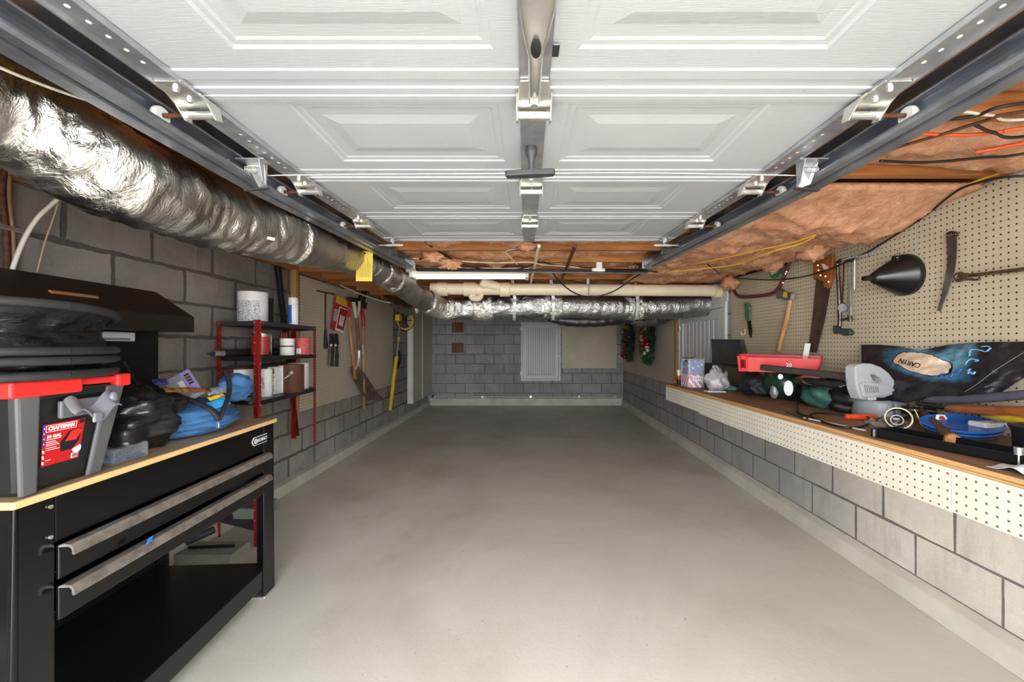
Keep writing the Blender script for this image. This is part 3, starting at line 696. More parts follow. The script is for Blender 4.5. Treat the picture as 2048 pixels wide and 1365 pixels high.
b = MB(); c = at(1176, 580, yp); b.ring(c, (1, 0, 0), .060, .0045, 30, 6); b.box(c+V((-.012, -.003, .055)), c+V((.012, .003, ZJ-c.z-.002))); b.build('pipe_hanger', GALV, t, 40)
# strip light
yf = 3.5; q0, q1 = at(822, 551, yf), at(1058, 551, yf); z1 = 1.898
t = thing('strip_light', 'white fluorescent strip light fixed under the joists', 'light', ((q0.x+q1.x)/2, yf, z1))
b = MB(); b.prism([(q0.x, yf-.075, z1-.03), (q0.x, yf-.06, z1), (q0.x, yf+.06, z1), (q0.x, yf+.075, z1-.03), (q0.x, yf+.035, z1-.05), (q0.x, yf-.035, z1-.05)], (q1.x-q0.x, 0, 0)); b.build('housing', M((236, 234, 226), .45, 0, .03, 5, key='fixture_white'), t, None, .003)
TUBE = N('lamp_tube'); TUBE.b.inputs['Base Color'].default_value = (.9, .9, .86, 1); TUBE.b.inputs['Emission Color'].default_value = (1, .95, .84, 1); TUBE.b.inputs['Emission Strength'].default_value = TUBE_POWER
for dy in (-.055, .055):
    b = MB(); b.cyl((q0.x+.03, yf+dy, z1-.066), (q1.x-.03, yf+dy, z1-.066), .013, n=14); b.build('lamp_tube', TUBE.m, t, 40)
for x in (q0.x+.005, q1.x-.033):
    b = MB(); b.box((x, yf-.08, z1-.085), (x+.028, yf+.08, z1-.03)); b.build('lamp_holder', WHITEP, t, None, .003)
b = MB(); b.box((q0.x-.03, yf-.05, z1-.035), (q0.x, yf+.05, z1-.001)); b.build('end_tab', WHITEP, t, None, .002)
# copper and steel water lines seen between the joists
for (a, bb, r, m, nm, lab) in (((1078, 487), (1058, 560), .011, PVC, 'water_pipe', 'slim cream water pipe passing through the joists behind the door'), ((1150, 487), (1115, 565), .012, RUST, 'water_pipe', 'slim rusty brown pipe running under the joists behind the door')):
    b = MB(); b.cyl(V((at(a[0], a[1], 2.55).x, 2.55, 1.862)), V((at(bb[0], bb[1], 4.6).x, 4.6, 1.862)), r, n=12); b.build(nm, m, None, 40, 0, lab, 'pipe')
# ================================================================== insulation
def batt(label, fn, nu=36, nv=26, mat=None, top=.07):
    b = MB(); b.slab(fn, lambda u, v: V((fn(u, v).x, fn(u, v).y, max(fn(u, v).z+.012, fn(.5, .5).z+top))), nu, nv)
    return b.build('insulation_batt', mat or PINK, None, 180, 0, label, 'insulation', 'pink insulation batts')
ORD = ['second', 'third', 'fourth', 'fifth', 'sixth', 'seventh', 'eighth', 'ninth', 'tenth']
def bay(y0, x0, x1, zbase, amp, seed, label, mat=None):
    def fn(u, v):
        x = x0+(x1-x0)*u; y = y0+.022+(.366)*v; e = min(1, 5*min(v, 1-v)+.15)*min(1, 8*min(u, 1-u)+.3)
        return V((x, y, zbase-amp*e*(.7+1.0*fb((x, y, 0), 4.2, seed, 4)-.9*abs(nz((x, y, 0), 9, seed)))))
    return batt(label, fn, max(12, int((x1-x0)*26)), 16, mat, .1)
DARKP = insulation_mat((150, 92, 60), (92, 52, 32), 'dusty_insulation')  # darker brown version of the insulation colours
# right-hand bays in front of the bulge
bay(.78, .96, RX0+.0, 1.965, .045, 3, 'nearest brownish-pink insulation batt above the right track')
bay(1.19, .96, RX0+.01, 1.935, .06, 4, 'pink insulation batt just ahead of the bare joist at the right')
# sagging bulge over the pegboard
def bulge(u, v):
    y = 1.64+(4.12-1.64)*u; x0 = .98; x1 = RX0+RS*y-.02; x = x0+(x1-x0)*v
    big = math.exp(-((y-1.96)/.40)**2)*math.exp(-((v-.80)/.36)**2)*.085+math.exp(-((y-2.75)/.5)**2)*math.exp(-((v-.7)/.4)**2)*.035
    e = min(1, 9*min(u, 1-u))*min(1, 9*(1-v)+.25)*min(1, 7*v+.2)
    wx, wy = x+.12*nz((x, y, 0), 4, 1), y+.12*nz((x, y, 0), 4, 3)
    r = .034*fb((x, y, 0), 3.5, 8, 4)-.050*abs(nz((wx*2.0, wy*.9, 0), 4.5, 5))**.8-.022*abs(nz((wx*1.2, wy*1.6, 0), 11, 7))+.010*nz((x, y, 0), 26, 2)+.02
    return V((x, y, 1.872-e*(big+.02+r)))
b = MB(); b.slab(bulge, lambda u, v: V((bulge(u, v).x, bulge(u, v).y, 1.893)), 110, 48)
b.build('insulation_batt', PINK, None, 180, 0, 'large sagging pink insulation batt bulging over the right pegboard', 'insulation', 'pink insulation batts')
for k, (px, py, Yt, s) in enumerate(((1625, 500, 2.45, .085), (1545, 527, 2.9, .075), (1460, 566, 3.55, .08))):
    c = at(px, py, Yt); c.x = min(c.x, RX0+RS*Yt-.075); sd = k*3.1
    b = MB(); b.ball(c, s*.8, s*1.2, s*.75, 28, 20, lambda u, p: p*(1+.38*fb(u, 1.9, sd, 4)+.12*nz(u, 7, sd)))
    b.build('insulation_tuft', PINK, None, 180, 0, ['torn pink insulation tuft hanging above the large handsaw', 'torn pink insulation tuft hanging above the bow saw', 'small pink insulation tuft at the wall end of the drain pipe'][k], 'insulation', 'hanging insulation tufts')
for k in range(2, 8):
    y = 1.60+.41*k
    bay(y, -1.95+.06*k, .93 if k < 6 else 1.7, 1.955, .05, 10+k, 'pink insulation batt tucked in the %s joist bay back, behind the raised door' % ORD[k-2], PINK if k > 2 else PINK)
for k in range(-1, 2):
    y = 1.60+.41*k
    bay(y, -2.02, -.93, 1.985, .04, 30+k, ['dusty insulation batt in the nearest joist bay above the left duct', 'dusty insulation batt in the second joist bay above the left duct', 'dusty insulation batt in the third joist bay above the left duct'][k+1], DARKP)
# ragged scraps hanging from the joists behind the door
for px, py, Yt, s, lab in ((900, 528, 3.0, .05, 'ragged pink insulation scrap hanging left of centre behind the door'), (1055, 492, 2.75, .04, 'ragged pink insulation scrap hanging at the centre stile'), (867, 513, 2.95, .05, 'ragged pink insulation scrap hanging by the left track end')):
    c = at(px, py, Yt); b = MB(); b.ball(c, s*1.6, s*.5, s*.7, 22, 14, lambda u, p: p*(1+.7*fb(u, 2.4, px, 4)))
    b.build('insulation_tuft', PINK, None, 180, 0, lab, 'insulation', 'hanging insulation tufts')
# ================================================================== cables and wires
CBLK = M((26, 25, 25), .45, 0, .1, key='cable_black'); CWHT = M((214, 208, 196), .5, 0, .05, key='cable_white'); CORG = M((222, 92, 48), .45, 0, .08, key='cable_orange')
CYEL = M((226, 180, 40), .5, 0, .08, key='cable_yellow'); CBRN = M((134, 98, 72), .5, 0, .1, key='cable_brown'); CTAN = M((196, 176, 142), .5, 0, .05, key='cable_tan')
cable('cable', 'white cable looping past the top of the foil duct at the left', [at(-40, 118, .77), at(60, 160, .849), at(160, 196, .944), at(235, 216, 1.05), at(262, 218, 1.085), at(275, 205, 1.10)], .0035, CWHT)
cable('cable', 'thick white cable arching from the duct to the black wall cabinet', [at(133, 384, 1.62), at(105, 408, 1.6), at(74, 438, 1.58), at(48, 480, 1.56), at(28, 530, 1.54), at(24, 545, 1.54)], .008, CWHT)
cable('cable', 'thin tan cord dropping beside the thick white cable', [at(122, 380, 1.66), at(115, 410, 1.66), at(102, 450, 1.66), at(88, 490, 1.66), at(74, 545, 1.66)], .0028, CTAN)
for k, (xx, m, r, lab) in enumerate(((22, CBRN, .008, 'brown pipe on the left wall, nearest the white cable'), (8, RUST, .010, 'dark rusty pipe at the left edge of the block wall'))):
    p = [onx(xx+8, 334, XL+.02), onx(xx-3, 352, XL+.02), onx(xx-4, 400, XL+.02), onx(xx+4, 470, XL+.02), onx(xx+6, 545, XL+.02)]
    cable('wall_pipe', lab, p, r, m, 'pipe', 8)
b = MB(); q = onx(17, 458, XL+.012); b.box(q-V((.012, .06, .01)), q+V((.02, .06, .01))); b.build('pipe_clamp', ZINC, None, None, .003, 'small metal clamp holding pipes to the left block wall', 'clamp')
cable('cable', 'orange cable crossing above the duct at the left', [oz(232, 222, 1.896), oz(280, 238, 1.896), oz(335, 252, 1.893), oz(400, 270, 1.893)], .008, CORG)
cable('cable', 'yellow wire in the dark joist bay at the upper left', [oz(60, 118, 1.896), oz(150, 138, 1.896), oz(215, 150, 1.896), oz(300, 175, 1.896)], .004, CYEL)
cable('cable', 'white cable swooping down the left pegboard to the foil stub', [at(560, 528, 3.9), at(600, 541, 4.0), at(660, 562, 4.3), at(720, 588, 4.8), at(770, 604, 5.2), at(800, 607, 5.3)], .010, CWHT)
cable('cable', 'black cable draped along the spring bar from the left', [at(850, 484, 2.72), at(880, 505, 2.9), at(930, 530, 3.1), at(985, 541, 3.2), at(1040, 538, 3.2), at(1082, 525, 3.1), at(1110, 530, 3.2), at(1200, 538, 3.26), at(1280, 540, 3.3), at(1315, 545, 3.3)], .005, CBLK)
cable('cable', 'black cord hanging in a loop in front of the drain pipe', [at(1100, 538, 3.5), at(1118, 562, 3.6), at(1145, 584, 3.7), at(1180, 595, 3.75), at(1225, 584, 3.7), at(1262, 560, 3.6), at(1285, 546, 3.5)], .006, CBLK)
cable('cable', 'white wire threaded along the joists behind the door', [at(826, 517, 3.0), at(900, 522, 3.0), at(985, 526, 3.0), at(1060, 525, 3.0), at(1085, 530, 3.1), at(1130, 533, 3.2), at(1290, 546, 3.4), at(1390, 545, 3.5)], .004, CWHT)
cable('cable', 'tan wire curling off the joist at the centre of the ceiling', [at(1053, 486, 2.75), at(1040, 496, 2.8), at(1012, 503, 2.82), at(1022, 516, 2.85), at(1035, 530, 2.95)], .0035, CTAN)
cable('cable', 'long black cord draped across the right pegboard in front of the tools', [onr(1410, 530, .3), onr(1455, 553, .16), onr(1510, 559, .07), onr(1570, 559, .05), onr(1640, 545, .07), onr(1720, 512, .05), onr(1790, 471, .05), onr(1850, 432, .07), onr(1900, 392, .12), at(1935, 372, 1.60), at(2000, 356, 1.50), at(2050, 352, 1.45)], .0045, CBLK)
cable('cable', 'black cable sagging from the right track toward the spring bar', [at(1340, 543, 3.4), at(1365, 530, 3.3), at(1400, 522, 3.1), at(1440, 548, 3.0)], .004, CBLK)
cable('cable', 'yellow wire strung under the sagging insulation, upper of two', [at(1390, 528, 2.883), at(1450, 516, 2.604), at(1520, 500, 2.325), at(1580, 487, 2.139), at(1632, 470, 2.000)], .0035, CYEL)
cable('cable', 'yellow wire strung under the sagging insulation, lower of two', [at(1330, 545, 3.069), at(1400, 538, 2.790), at(1470, 530, 2.558), at(1540, 505, 2.232), at(1600, 488, 2.046), at(1628, 474, 1.953)], .0035, CYEL)
cable('cable', 'orange-red cable above the right track', [oz(1775, 263), oz(1850, 268), oz(1930, 270), oz(2000, 264), oz(2060, 254), rw(.72+254*.0012, 1.862, .03)], .005, CORG)
cable('cable', 'second orange cable lower down at the right edge', [oz(1950, 305, 1.86), oz(2000, 296, 1.855), oz(2060, 284, 1.855), rw(.72+284*.0012, 1.862, .03)], .006, CORG)
cable('cable', 'white cable crossing the insulation at the upper right', [oz(1872, 214), oz(1920, 222), oz(1985, 231), oz(2060, 238), rw(.72+238*.0012, 1.862, .03)], .0042, CWHT)
for k, pts in enumerate(([oz(1805, 240, 1.847), oz(1870, 240, 1.847), oz(1950, 232, 1.847), oz(2060, 205, 1.847), rw(.72+205*.0012, 1.862, .03)], [oz(1700, 332, 1.847), oz(1780, 300, 1.847), oz(1880, 270, 1.847), oz(1960, 245, 1.847), oz(2060, 222, 1.847), rw(.72+222*.0012, 1.862, .03)], [oz(1760, 322, 1.847), oz(1850, 325, 1.847), oz(1960, 316, 1.847), oz(2060, 305, 1.847), rw(.72+305*.0012, 1.862, .03)], [oz(1950, 250, 1.847), oz(1990, 266, 1.847), oz(2060, 272, 1.847), rw(.72+272*.0012, 1.862, .03)])):
    cable('cable', ['thin black cable at the upper right just below the white one', 'brown cable slanting across the insulation at the upper right', 'black cable lying along the bare joist at the right', 'short black cable near the right edge'][k], pts, .0045, [CBLK, RUST, CBLK, CBLK][k])
cable('cable', 'yellow wire looping at the top right corner of the pegboard', [at(1930, 372, 1.62), at(1965, 358, 1.58), at(2010, 343, 1.5), at(2060, 330, 1.44)], .004, CYEL)
b = MB(); b.tube(sm([at(1945, 320, 1.5), at(1950, 305, 1.48), at(1965, 300, 1.48), at(1958, 318, 1.49), at(1946, 328, 1.5), at(1940, 318, 1.5)], 5), .006, 8); b.build('cable_loop', CTAN, None, 180, 0, 'tan paper-like loop hanging from the bare joist at the right', 'wire')
b = MB(); q = at(1521, 425, 2.0); b.lathe([(.004, 0), (.014, .004), (.014, .02), (.006, .026)], q, (0, -.2, 1), 12); b.build('hook_knob', BLACKP, None, 40, 0, 'small dark knob screwed in above the right track', 'knob')
# loose hook ends and cord clips across the back joists
b = MB(); c = at(1264, 532, 3.4)
for k in range(3): b.tube(sm([c+V((-.03+.03*k, 0, .01)), c+V((-.02+.03*k, -.01, -.012)), c+V((-.005+.03*k, -.01, .006))], 4), .004, 6)
b.build('coat_hook', ZINC, None, 180, 0, 'small metal hooks on a joist above the drain pipe', 'hook')
# ================================================================== workbench
BA = V((-1.212, .959, 0)); BBp = V((-1.278, 2.05, 0)); BD = (BBp-BA).normalized(); BN = V((-BD.y, BD.x, 0)); BL = (BBp-BA).length; BDEP = .575; ZB = .864
def bp(s, w, z): return BA+BD*s+BN*w+V((0, 0, z))
def bbox(mb, s0, s1, w0, w1, z0, z1):
    return mb.ob(bp((s0+s1)/2, (w0+w1)/2, (z0+z1)/2), BD*(s1-s0)/2, BN*(w1-w0)/2, ZUP*(z1-z0)/2)
GLOSS = M((13, 13, 14), .16, 0, .05, 4, .02, 5, .5, key='gloss_black'); GLOSS2 = M((20, 20, 21), .3, 0, .1, 6, key='satin_black')
ALU = M((176, 168, 160), .42, .75, .22, 26, .15, 60, key='handle_alu'); WOODTOP = wood((206, 172, 128), (158, 122, 84), 'Y', 4, .55)
wb = thing('workbench', 'gloss black workbench with two drawers, wooden top and a black hutch behind', 'workbench', bp(BL/2, BDEP/2, 0))
TOPM = N('bench_top'); gp = TOPM.world(); gn = TOPM.n('ShaderNodeNewGeometry'); sx = TOPM.n('ShaderNodeSeparateXYZ'); TOPM.l(gn.outputs['True Normal'], sx.inputs[0])
f1 = TOPM.noise(TOPM.mapping(gp, (1, .12, 1)), 22, 6, .65, .6)
cT = TOPM.ramp(f1, .3, .7, L((140, 114, 88)), L((190, 164, 132)))
TOPM.l(TOPM.mix(TOPM.ramp(sx.outputs['Z'], .4, .6), L((222, 182, 126)), cT), TOPM.b.inputs['Base Color']); TOPM.set(Roughness=.5)
b = MB(); bbox(b, -.012, BL+.012, -.012, BDEP, ZB-.020, ZB); b.build('worktop', TOPM.m, wb, None, .004)
for s0, s1, se in ((0, .088, .0), (BL-.082, BL, BL)):
    for wf in (0, 1):
        b = MB(); w0, w1 = (0, .012) if wf == 0 else (BDEP-.012, BDEP)
        # tapered leg sheet
        sa, sb = s0, s1
        zt = ZB-.02
        flare = .012*(1 if se else -1)
        pl = [bp(sa+(0 if se else flare), w0, .012), bp(sb+(flare if se else 0), w0, .012), bp(sb, w0, zt), bp(sa, w0, zt)]
        b.prism(pl, BN*.012)
        wa, wc = (0, .075) if wf == 0 else (BDEP-.075, BDEP)
        e0 = se-.012 if se else 0
        bbox(b, e0, e0+.012, wa, wc, .012, zt)
        lg = b.build('leg', GLOSS, wb, None, .003)
        b = MB(); bbox(b, s0-.006, s1+.006, wa-.006, wc, 0, .014); b.build('foot', ZINC if se else GLOSS2, lg, None, .003)
    b = MB(); e0 = se-.010 if se else 0
    bbox(b, e0, e0+.010, .075, BDEP-.075, .50, ZB-.02); b.build('end_panel', GLOSS, wb, None, .002)
    b = MB(); bbox(b, e0, e0+.010, .075, BDEP-.075, .06, .13); b.build('end_rail', GLOSS2, wb, None, .002)
b = MB(); bbox(b, .088, BL-.082, 0, .010, .722, ZB-.02); b.build('fascia', GLOSS, wb, None, .003)
b = MB(); bbox(b, .10, BL-.09, BDEP-.02, BDEP-.01, .50, ZB-.02); bbox(b, .02, BL-.02, BDEP-.02, BDEP-.013, .142, .50); b.build('rear_panel', GLOSS2, wb)  # lower sheet added to keep the opening under the bench dark
b = MB(); bbox(b, .012, BL-.012, .012, BDEP-.012, .125, .142); bbox(b, .088, BL-.082, .006, .016, .055, .142); b.build('lower_shelf', GLOSS2, wb, None, .003)
b = MB()
for s in (.075,):
    for z in (.742, .820): 
        c = bp(s, -.001, z); b.cyl(c, c-BN*.004, .005, n=10)
b.build('rivet', ZINC, wb, 40)
for k, (z0, z1) in enumerate(((.622, .712), (.516, .606))):
    b = MB(); bbox(b, .094, BL-.088, -.004, .006, z0, z1); bbox(b, .11, BL-.10, .006, .45, z0+.01, z0+.018); d = b.build('drawer', GLOSS, wb, None, .003)
    b = MB(); sec = [(.0, .0), (-.012, .004), (-.030, .002), (-.038, -.008), (-.040, -.024), (-.034, -.024), (-.032, -.010), (-.026, -.004), (0, -.004)]
    b.prism([bp(.092, -.004+u, z1+v) for u, v in sec], BD*(BL-.178)); b.build('drawer_handle', ALU, d, 35)
b = MB(); c = bp(.30, -.045, .608); b.add([c, c+BD*.022+V((0, 0, .004)), c+BD*.03+V((0, 0, .020)), c+BD*.008+V((0, 0, .016)), c+BN*-.004+V((0, 0, .01))], [(0, 1, 4), (1, 2, 4), (2, 3, 4), (3, 0, 4)]); b.build('tape_scrap', M((40, 130, 226), .6, 0, .05, key='tape_blue'), wb, None, 0, 'scrap of blue masking tape stuck to the lower drawer handle')
# badge on the fascia
b = MB(); s0, s1 = .985-.075, .985+.045; zc = .784
pl = [bp(s0, -.001, zc), bp(s0+.016, -.001, zc-.020), bp(s1, -.001, zc-.020), bp(s1, -.001, zc+.020), bp(s0+.016, -.001, zc+.020)]
b.prism(pl, -BN*.003); bd = b.build('badge', WHITEP, wb, None, .001, 'silver-edged maker badge')
b = MB(); b.prism([bp(s0+.004, -.004, zc), bp(s0+.018, -.004, zc-.0165), bp(s1-.003, -.004, zc-.0165), bp(s1-.003, -.004, zc+.0165), bp(s0+.018, -.004, zc+.0165)], -BN*.0012); b.build('badge_field', INK, bd)
b = MB(); b.ring(bp(s0+.027, -.0055, zc), BN, .0105, .0018, 24, 6); b.bar(bp(s0+.021, -.0055, zc-.006), bp(s0+.033, -.0055, zc+.006), .002, .002); b.bar(bp(s0+.021, -.0055, zc+.006), bp(s0+.033, -.0055, zc-.006), .002, .002); b.build('emblem', WHITEP, bd, 60)
text('lettering', 'KOBALT', .021, bp((s0+.040+s1)/2, -.0056, zc), BD, ZUP, WHITEP, bd, .0004, sx=.95, bold=.0004)
# hutch
b = MB(); bbox(b, 0, BL, BDEP-.022, BDEP-.010, ZB, 1.49); hb = b.build('hutch_back', GLOSS2, wb, None, .002)
b = MB(); pr = [(BDEP, 1.30), (.385, 1.300), (.385, 1.375), (BDEP-.005, 1.503)]
b.prism([bp(-.05, w_, z) for w_, z in pr], BD*(BL+.055)); hood = b.build('hutch_hood', M((24, 20, 17), .42, 0, .1, 10, key='hood_black'), wb, None, .004)
b = MB(); fz = lambda w_: 1.375+(w_-.385)*(1.503-1.375)/(BDEP-.39)
b.ob(bp(.595, .452, fz(.452)+.004), BD*.085, (BN*.185+ZUP*.128).normalized()*.007, (ZUP*.185-BN*.128).normalized()*.004); b.build('hood_handle', M((160, 112, 76), .5, 0, .1, key='handle_tan'), hood, None, .002)  # tan strip paints the light caught in the hood's handle recess
b = MB(); bbox(b, .62, .905, .50, .552, 1.252, 1.292); ps = b.build('power_strip', M((206, 206, 204), .45, 0, .03, key='strip_white'), wb, None, .005, 'white power strip on the hutch')
b = MB(); bbox(b, .64, .875, .497, .505, 1.256, 1.266); b.build('socket_groove', M((120, 120, 120), .5, 0, 0, key='groove_grey'), ps, None, .001)
b = MB(); a0, a1 = at(246, 724, 1.50), at(281, 782, 1.50); b.bar(a0, a1, .010, .010); b.build('support_rod', BLACKP, None, None, .002, 'thin black rod propped between the red tote lid and the black bag', 'rod')
# ================================================================== tote on the bench
GRYT = M((86, 86, 88), .5, 0, .06, 8, key='tote_grey'); BLKT = M((26, 26, 27), .45, 0, .1, 8, key='tote_black'); REDT = M((214, 44, 40), .42, 0, .05, 6, key='tote_red'); CLRT = M((116, 116, 124), .3, 0, .05, 8, key='latch_grey')
tt = thing('storage_tote', 'black and grey storage tote with red lid at the near end of the workbench', 'tote', bp(.11, .2, ZB))
ZT = 1.125
def tf(u, v, o=0.0):
    z = ZB+.001+(ZT-ZB)*v
    a = bp(.012-.037*v, .006-.034*v, z); c = bp(.215+.035*v, .018-.036*v, z)
    return a+(c-a)*u-BN*o
b = MB(); N4 = [bp(.012, .008, ZB+.001), bp(.215, .020, ZB+.001), bp(.215, .40, ZB+.001), bp(.012, .40, ZB+.001)]; N5 = [bp(-.025, -.026, ZT), bp(.250, -.016, ZT), bp(.250, .44, ZT), bp(-.025, .44, ZT)]
b.add(N4+N5, [(3, 2, 1, 0), (4, 5, 6, 7)]+[(i, (i+1) % 4, 4+(i+1) % 4, 4+i) for i in range(4)]); body = b.build('tote_body', BLKT, tt, None, .012)
for u0, u1 in ((-.02, .17), (.80, 1.01)):
    b = MB(); q = [tf(u0, .0), tf(u1, 0), tf(u1, .97), tf(u0, .97)]; b.prism(q, -BN*.012); b.build('corner_post', GRYT, body, None, .006)
b = MB(); b.prism([tf(.17, .90), tf(.80, .90), tf(.80, .99), tf(.17, .99)], -BN*.010); b.build('rim_band', BLKT, body, None, .003)
# lid: stepped red rim
b = MB()
bbox(b, -.035, .252, -.030, .45, ZT, ZT+.020); ld = b.build('tote_lid', REDT, tt, None, .006)
b = MB(); bbox(b, -.045, .115, -.044, .02, ZT-.016, ZT+.022); b.build('lid_skirt', REDT, ld, None, .006)
b = MB(); bbox(b, .222, .264, -.036, .04, ZT-.012, ZT+.024); b.build('lid_corner', REDT, ld, None, .006)
# clear grey latch hanging open
b = MB()
def lat(u, v):
    s = .075+.125*u; z = 1.085-.035*math.sin(v*1.5)+.012*math.sin(u*9); return bp(s, -.034-.030*v, z+.008*math.cos(u*3.1*2))
b.slab(lat, lambda u, v: lat(u, v)-V((0, 0, .004)), 20, 6); lt = b.build('latch', CLRT, tt, 60)
b = MB(); bbox(b, .07, .205, -.034, -.022, 1.045, 1.09); b.build('latch_frame', M((96, 96, 100), .35, 0, .05, key='latch_dark'), lt, None, .004)
b = MB(); bbox(b, .12, .145, -.066, -.058, 1.025, 1.052); b.build('latch_tab', CLRT, lt, None, .004)
b = MB(); b.ball(bp(.196, -.045, 1.085), .009, .012, .016, 12, 8); b.build('latch_knob', CLRT, lt, 180)
# printed label
REDL = M((188, 24, 30), .4, 0, .03, key='label_red'); NAVY = M((32, 66, 160), .45, 0, 0, key='label_blue')
b = MB(); b.prism([tf(.235, .235, .001), tf(.665, .235, .001), tf(.665, .645, .001), tf(.235, .645, .001)], -BN*.0008); lb = b.build('label', REDL, tt)
lx = (tf(.665, .4)-tf(.235, .4)).normalized(); ly = (tf(.45, .645)-tf(.45, .235)).normalized()
def lq(mb, u0, u1, v0, v1, o): return mb.prism([tf(u0, v0, o), tf(u1, v0, o), tf(u1, v1, o), tf(u0, v1, o)], -BN*.0004)
b = MB(); lq(b, .236, .256, .43, .645, .0018); b.build('flag_field', NAVY, lb)
b = MB()
for v in (.26, .315, .37): b.prism([tf(.236, v, .002), tf(.256, v-.012, .002), tf(.256, v+.018, .002), tf(.236, v+.03, .002)], -BN*.0005)
for v in (.45, .50, .55, .60): b.prism([tf(.240, v, .0022), tf(.252, v, .0022), tf(.246, v+.018, .0022)], -BN*.0005)
b.build('flag_stripe', WHITEM, lb)
b = MB()
for q in ((.262, .575, .566, .571), (.262, .575, .626, .631), (.262, .266, .566, .631), (.571, .575, .566, .631)): lq(b, *q, .002)
b.build('logo_frame', WHITEM, lb)
tw = (tf(.57, .6)-tf(.265, .6)).length
text('lettering', 'CRAFTSMAN', tw/5.6, tf(.418, .598, .0022), lx, ly, WHITEM, lb, .0003, sx=.86, bold=.0006)
text('lettering', '10 GAL', tw/6.5, tf(.272, .518, .0022), lx, ly, WHITEM, lb, .0003, 'LEFT', bold=.0004)
b = MB()
for k, (v, u1) in enumerate(((.487, .42), (.465, .37), (.447, .39), (.429, .41), (.405, .38), (.385, .42), (.285, .33))): lq(b, .272, u1, v, v+.008, .002)
b.build('small_print', M((226, 200, 200), .6, 0, 0, key='fine_print'), lb)
b = MB(); b.prism([tf(.43, .345, .002), tf(.56, .345, .002), tf(.63, .42, .002), tf(.64, .535, .002), tf(.60, .555, .002), tf(.50, .535, .002), tf(.42, .44, .002)], -BN*.0005); b.build('picture', BLKT, lb)
b = MB(); b.prism([tf(.47, .44, .0026), tf(.59, .435, .0026), tf(.645, .525, .0026), tf(.60, .55, .0026), tf(.52, .53, .0026)], -BN*.0005); b.build('picture_lid', REDT, lb)
b = MB(); lq(b, .565, .645, .25, .30, .002); b.build('barcode_field', WHITEM, lb)
b = MB()
for k in range(9): lq(b, .572+.0078*k, .572+.0078*k+(.004 if k % 3 else .0025), .256, .294, .0025)
b.build('barcode', INK, lb)
b = MB(); c = tf(.618, .345, .0012); b.cyl(c, c-BN*.0012, .012, n=20); b.build('seal', M((210, 216, 236), .5, 0, 0, key='seal'), lb)
b = MB(); lq(b, .60, .655, .60, .64, .002); b.build('warranty_mark', INK, lb)
# ================================================================== black round pop-up bins on the tote
FAB = N('black_vinyl'); gp = FAB.world()
FAB.b.inputs['Base Color'].default_value = L((20, 20, 22)); FAB.set(Roughness=.32)
FAB.bump(FAB.noise(FAB.mapping(gp, (1, 1, 2.2)), 9, 5, .6, 1.2), .5, .03)
TRIM = M((38, 38, 40), .55, 0, .1, 20, key='hoop_trim')
def popbin(label, c, R, z0, z1, seed, tilt):
    t = thing('collapsible_bin', label, 'bin', (c[0], c[1], z0))
    ax = V((tilt[0], tilt[1], 1)).normalized()
    m = Matrix.Rotation(math.radians(1), 3, 'X')
    def hz(x, y): return -(tilt[0]*(x-c[0])+tilt[1]*(y-c[1]))
    n, k = 90, 12; vs = []
    for i in range(k+1):
        v = i/k
        for j in range(n):
            a = 2*math.pi*j/n; p = V((c[0]+math.cos(a)*R, c[1]+math.sin(a)*R, 0))
            pin = math.sin(math.pi*v)
            r = R*(1-.13*pin*(1+.5*fb((math.cos(a)*2, math.sin(a)*2, v*2), 1.6, seed, 3))+.06*pin*nz((math.cos(a)*3, math.sin(a)*3, v*5), 2.2, seed))
            z = z0+(z1-z0)*v+.014*pin*nz((a, v*4, 0), 2, seed)
            x, y = c[0]+math.cos(a)*r, c[1]+math.sin(a)*r
            vs.append(V((x, y, z+hz(x, y)*v)))
    b = MB(); b.add(vs, [(i*n+j, i*n+(j+1) % n, (i+1)*n+(j+1) % n, (i+1)*n+j) for i in range(k) for j in range(n)]+[tuple(range(n-1, -1, -1)), tuple(range(k*n, (k+1)*n))]); b.build('fabric_wall', FAB.m, t, 180)
    for zz, f in ((z0+.006, 0), (z1-.004, 1)):
        b = MB(); pts = []
        for j in range(60):
            a = 2*math.pi*j/60; x, y = c[0]+math.cos(a)*R, c[1]+math.sin(a)*R; pts.append(V((x, y, zz+f*hz(x, y))))
        pts.append(pts[0]); b.tube(pts, .0115, 8, False); b.build('hoop', TRIM, t, 180)
popbin('flattened glossy black round bin, lower of two on the red tote lid', (-1.44, 1.02), .285, 1.152, 1.198, 2, (0, 0))
popbin('black pop-up round bin with two hoops, on top of the pile on the tote', (-1.44, 1.02), .285, 1.212, 1.302, 5, (-.12, .03))
# ================================================================== bags on the bench
VINYL = M((26, 25, 27), .30, 0, .1, 8, .25, 40, .6, key='bag_vinyl')
t = thing('vinyl_bag', 'crumpled black vinyl bag between the tote and the blue bag', 'bag', (-1.46, 1.44, ZB))
def vb(u, p):
    f = 1+.26*fb(u, 1.5, 4, 3)-.28*abs(nz(u, 2.6, 9))+.05*nz(u, 6, 2)
    q = p*f; q.z = max(q.z, -.105); return q
b = MB(); b.ball((-1.475, 1.415, ZB+.107), .215, .20, .155, 60, 44, vb); b.build('bag_body', VINYL, t, 180)
b = MB(); b.tube(sm([at(192, 842, 1.30), at(205, 800, 1.33), at(212, 785, 1.36), at(207, 775, 1.38)], 5), .0035, 6); b.build('drawstring', BLACKP, t, 180)
def vb2(u, p):
    q = p*(1+.2*fb(u, 1.7, 14, 3)); q.z = max(q.z, -.09); return q
b = MB(); b.ball((-1.56, 1.565, ZB+.112), .12, .11, .125, 40, 30, vb2); b.build('bag_flap', VINYL, t, 180)
BLUE = N('blue_canvas'); gp = BLUE.world()
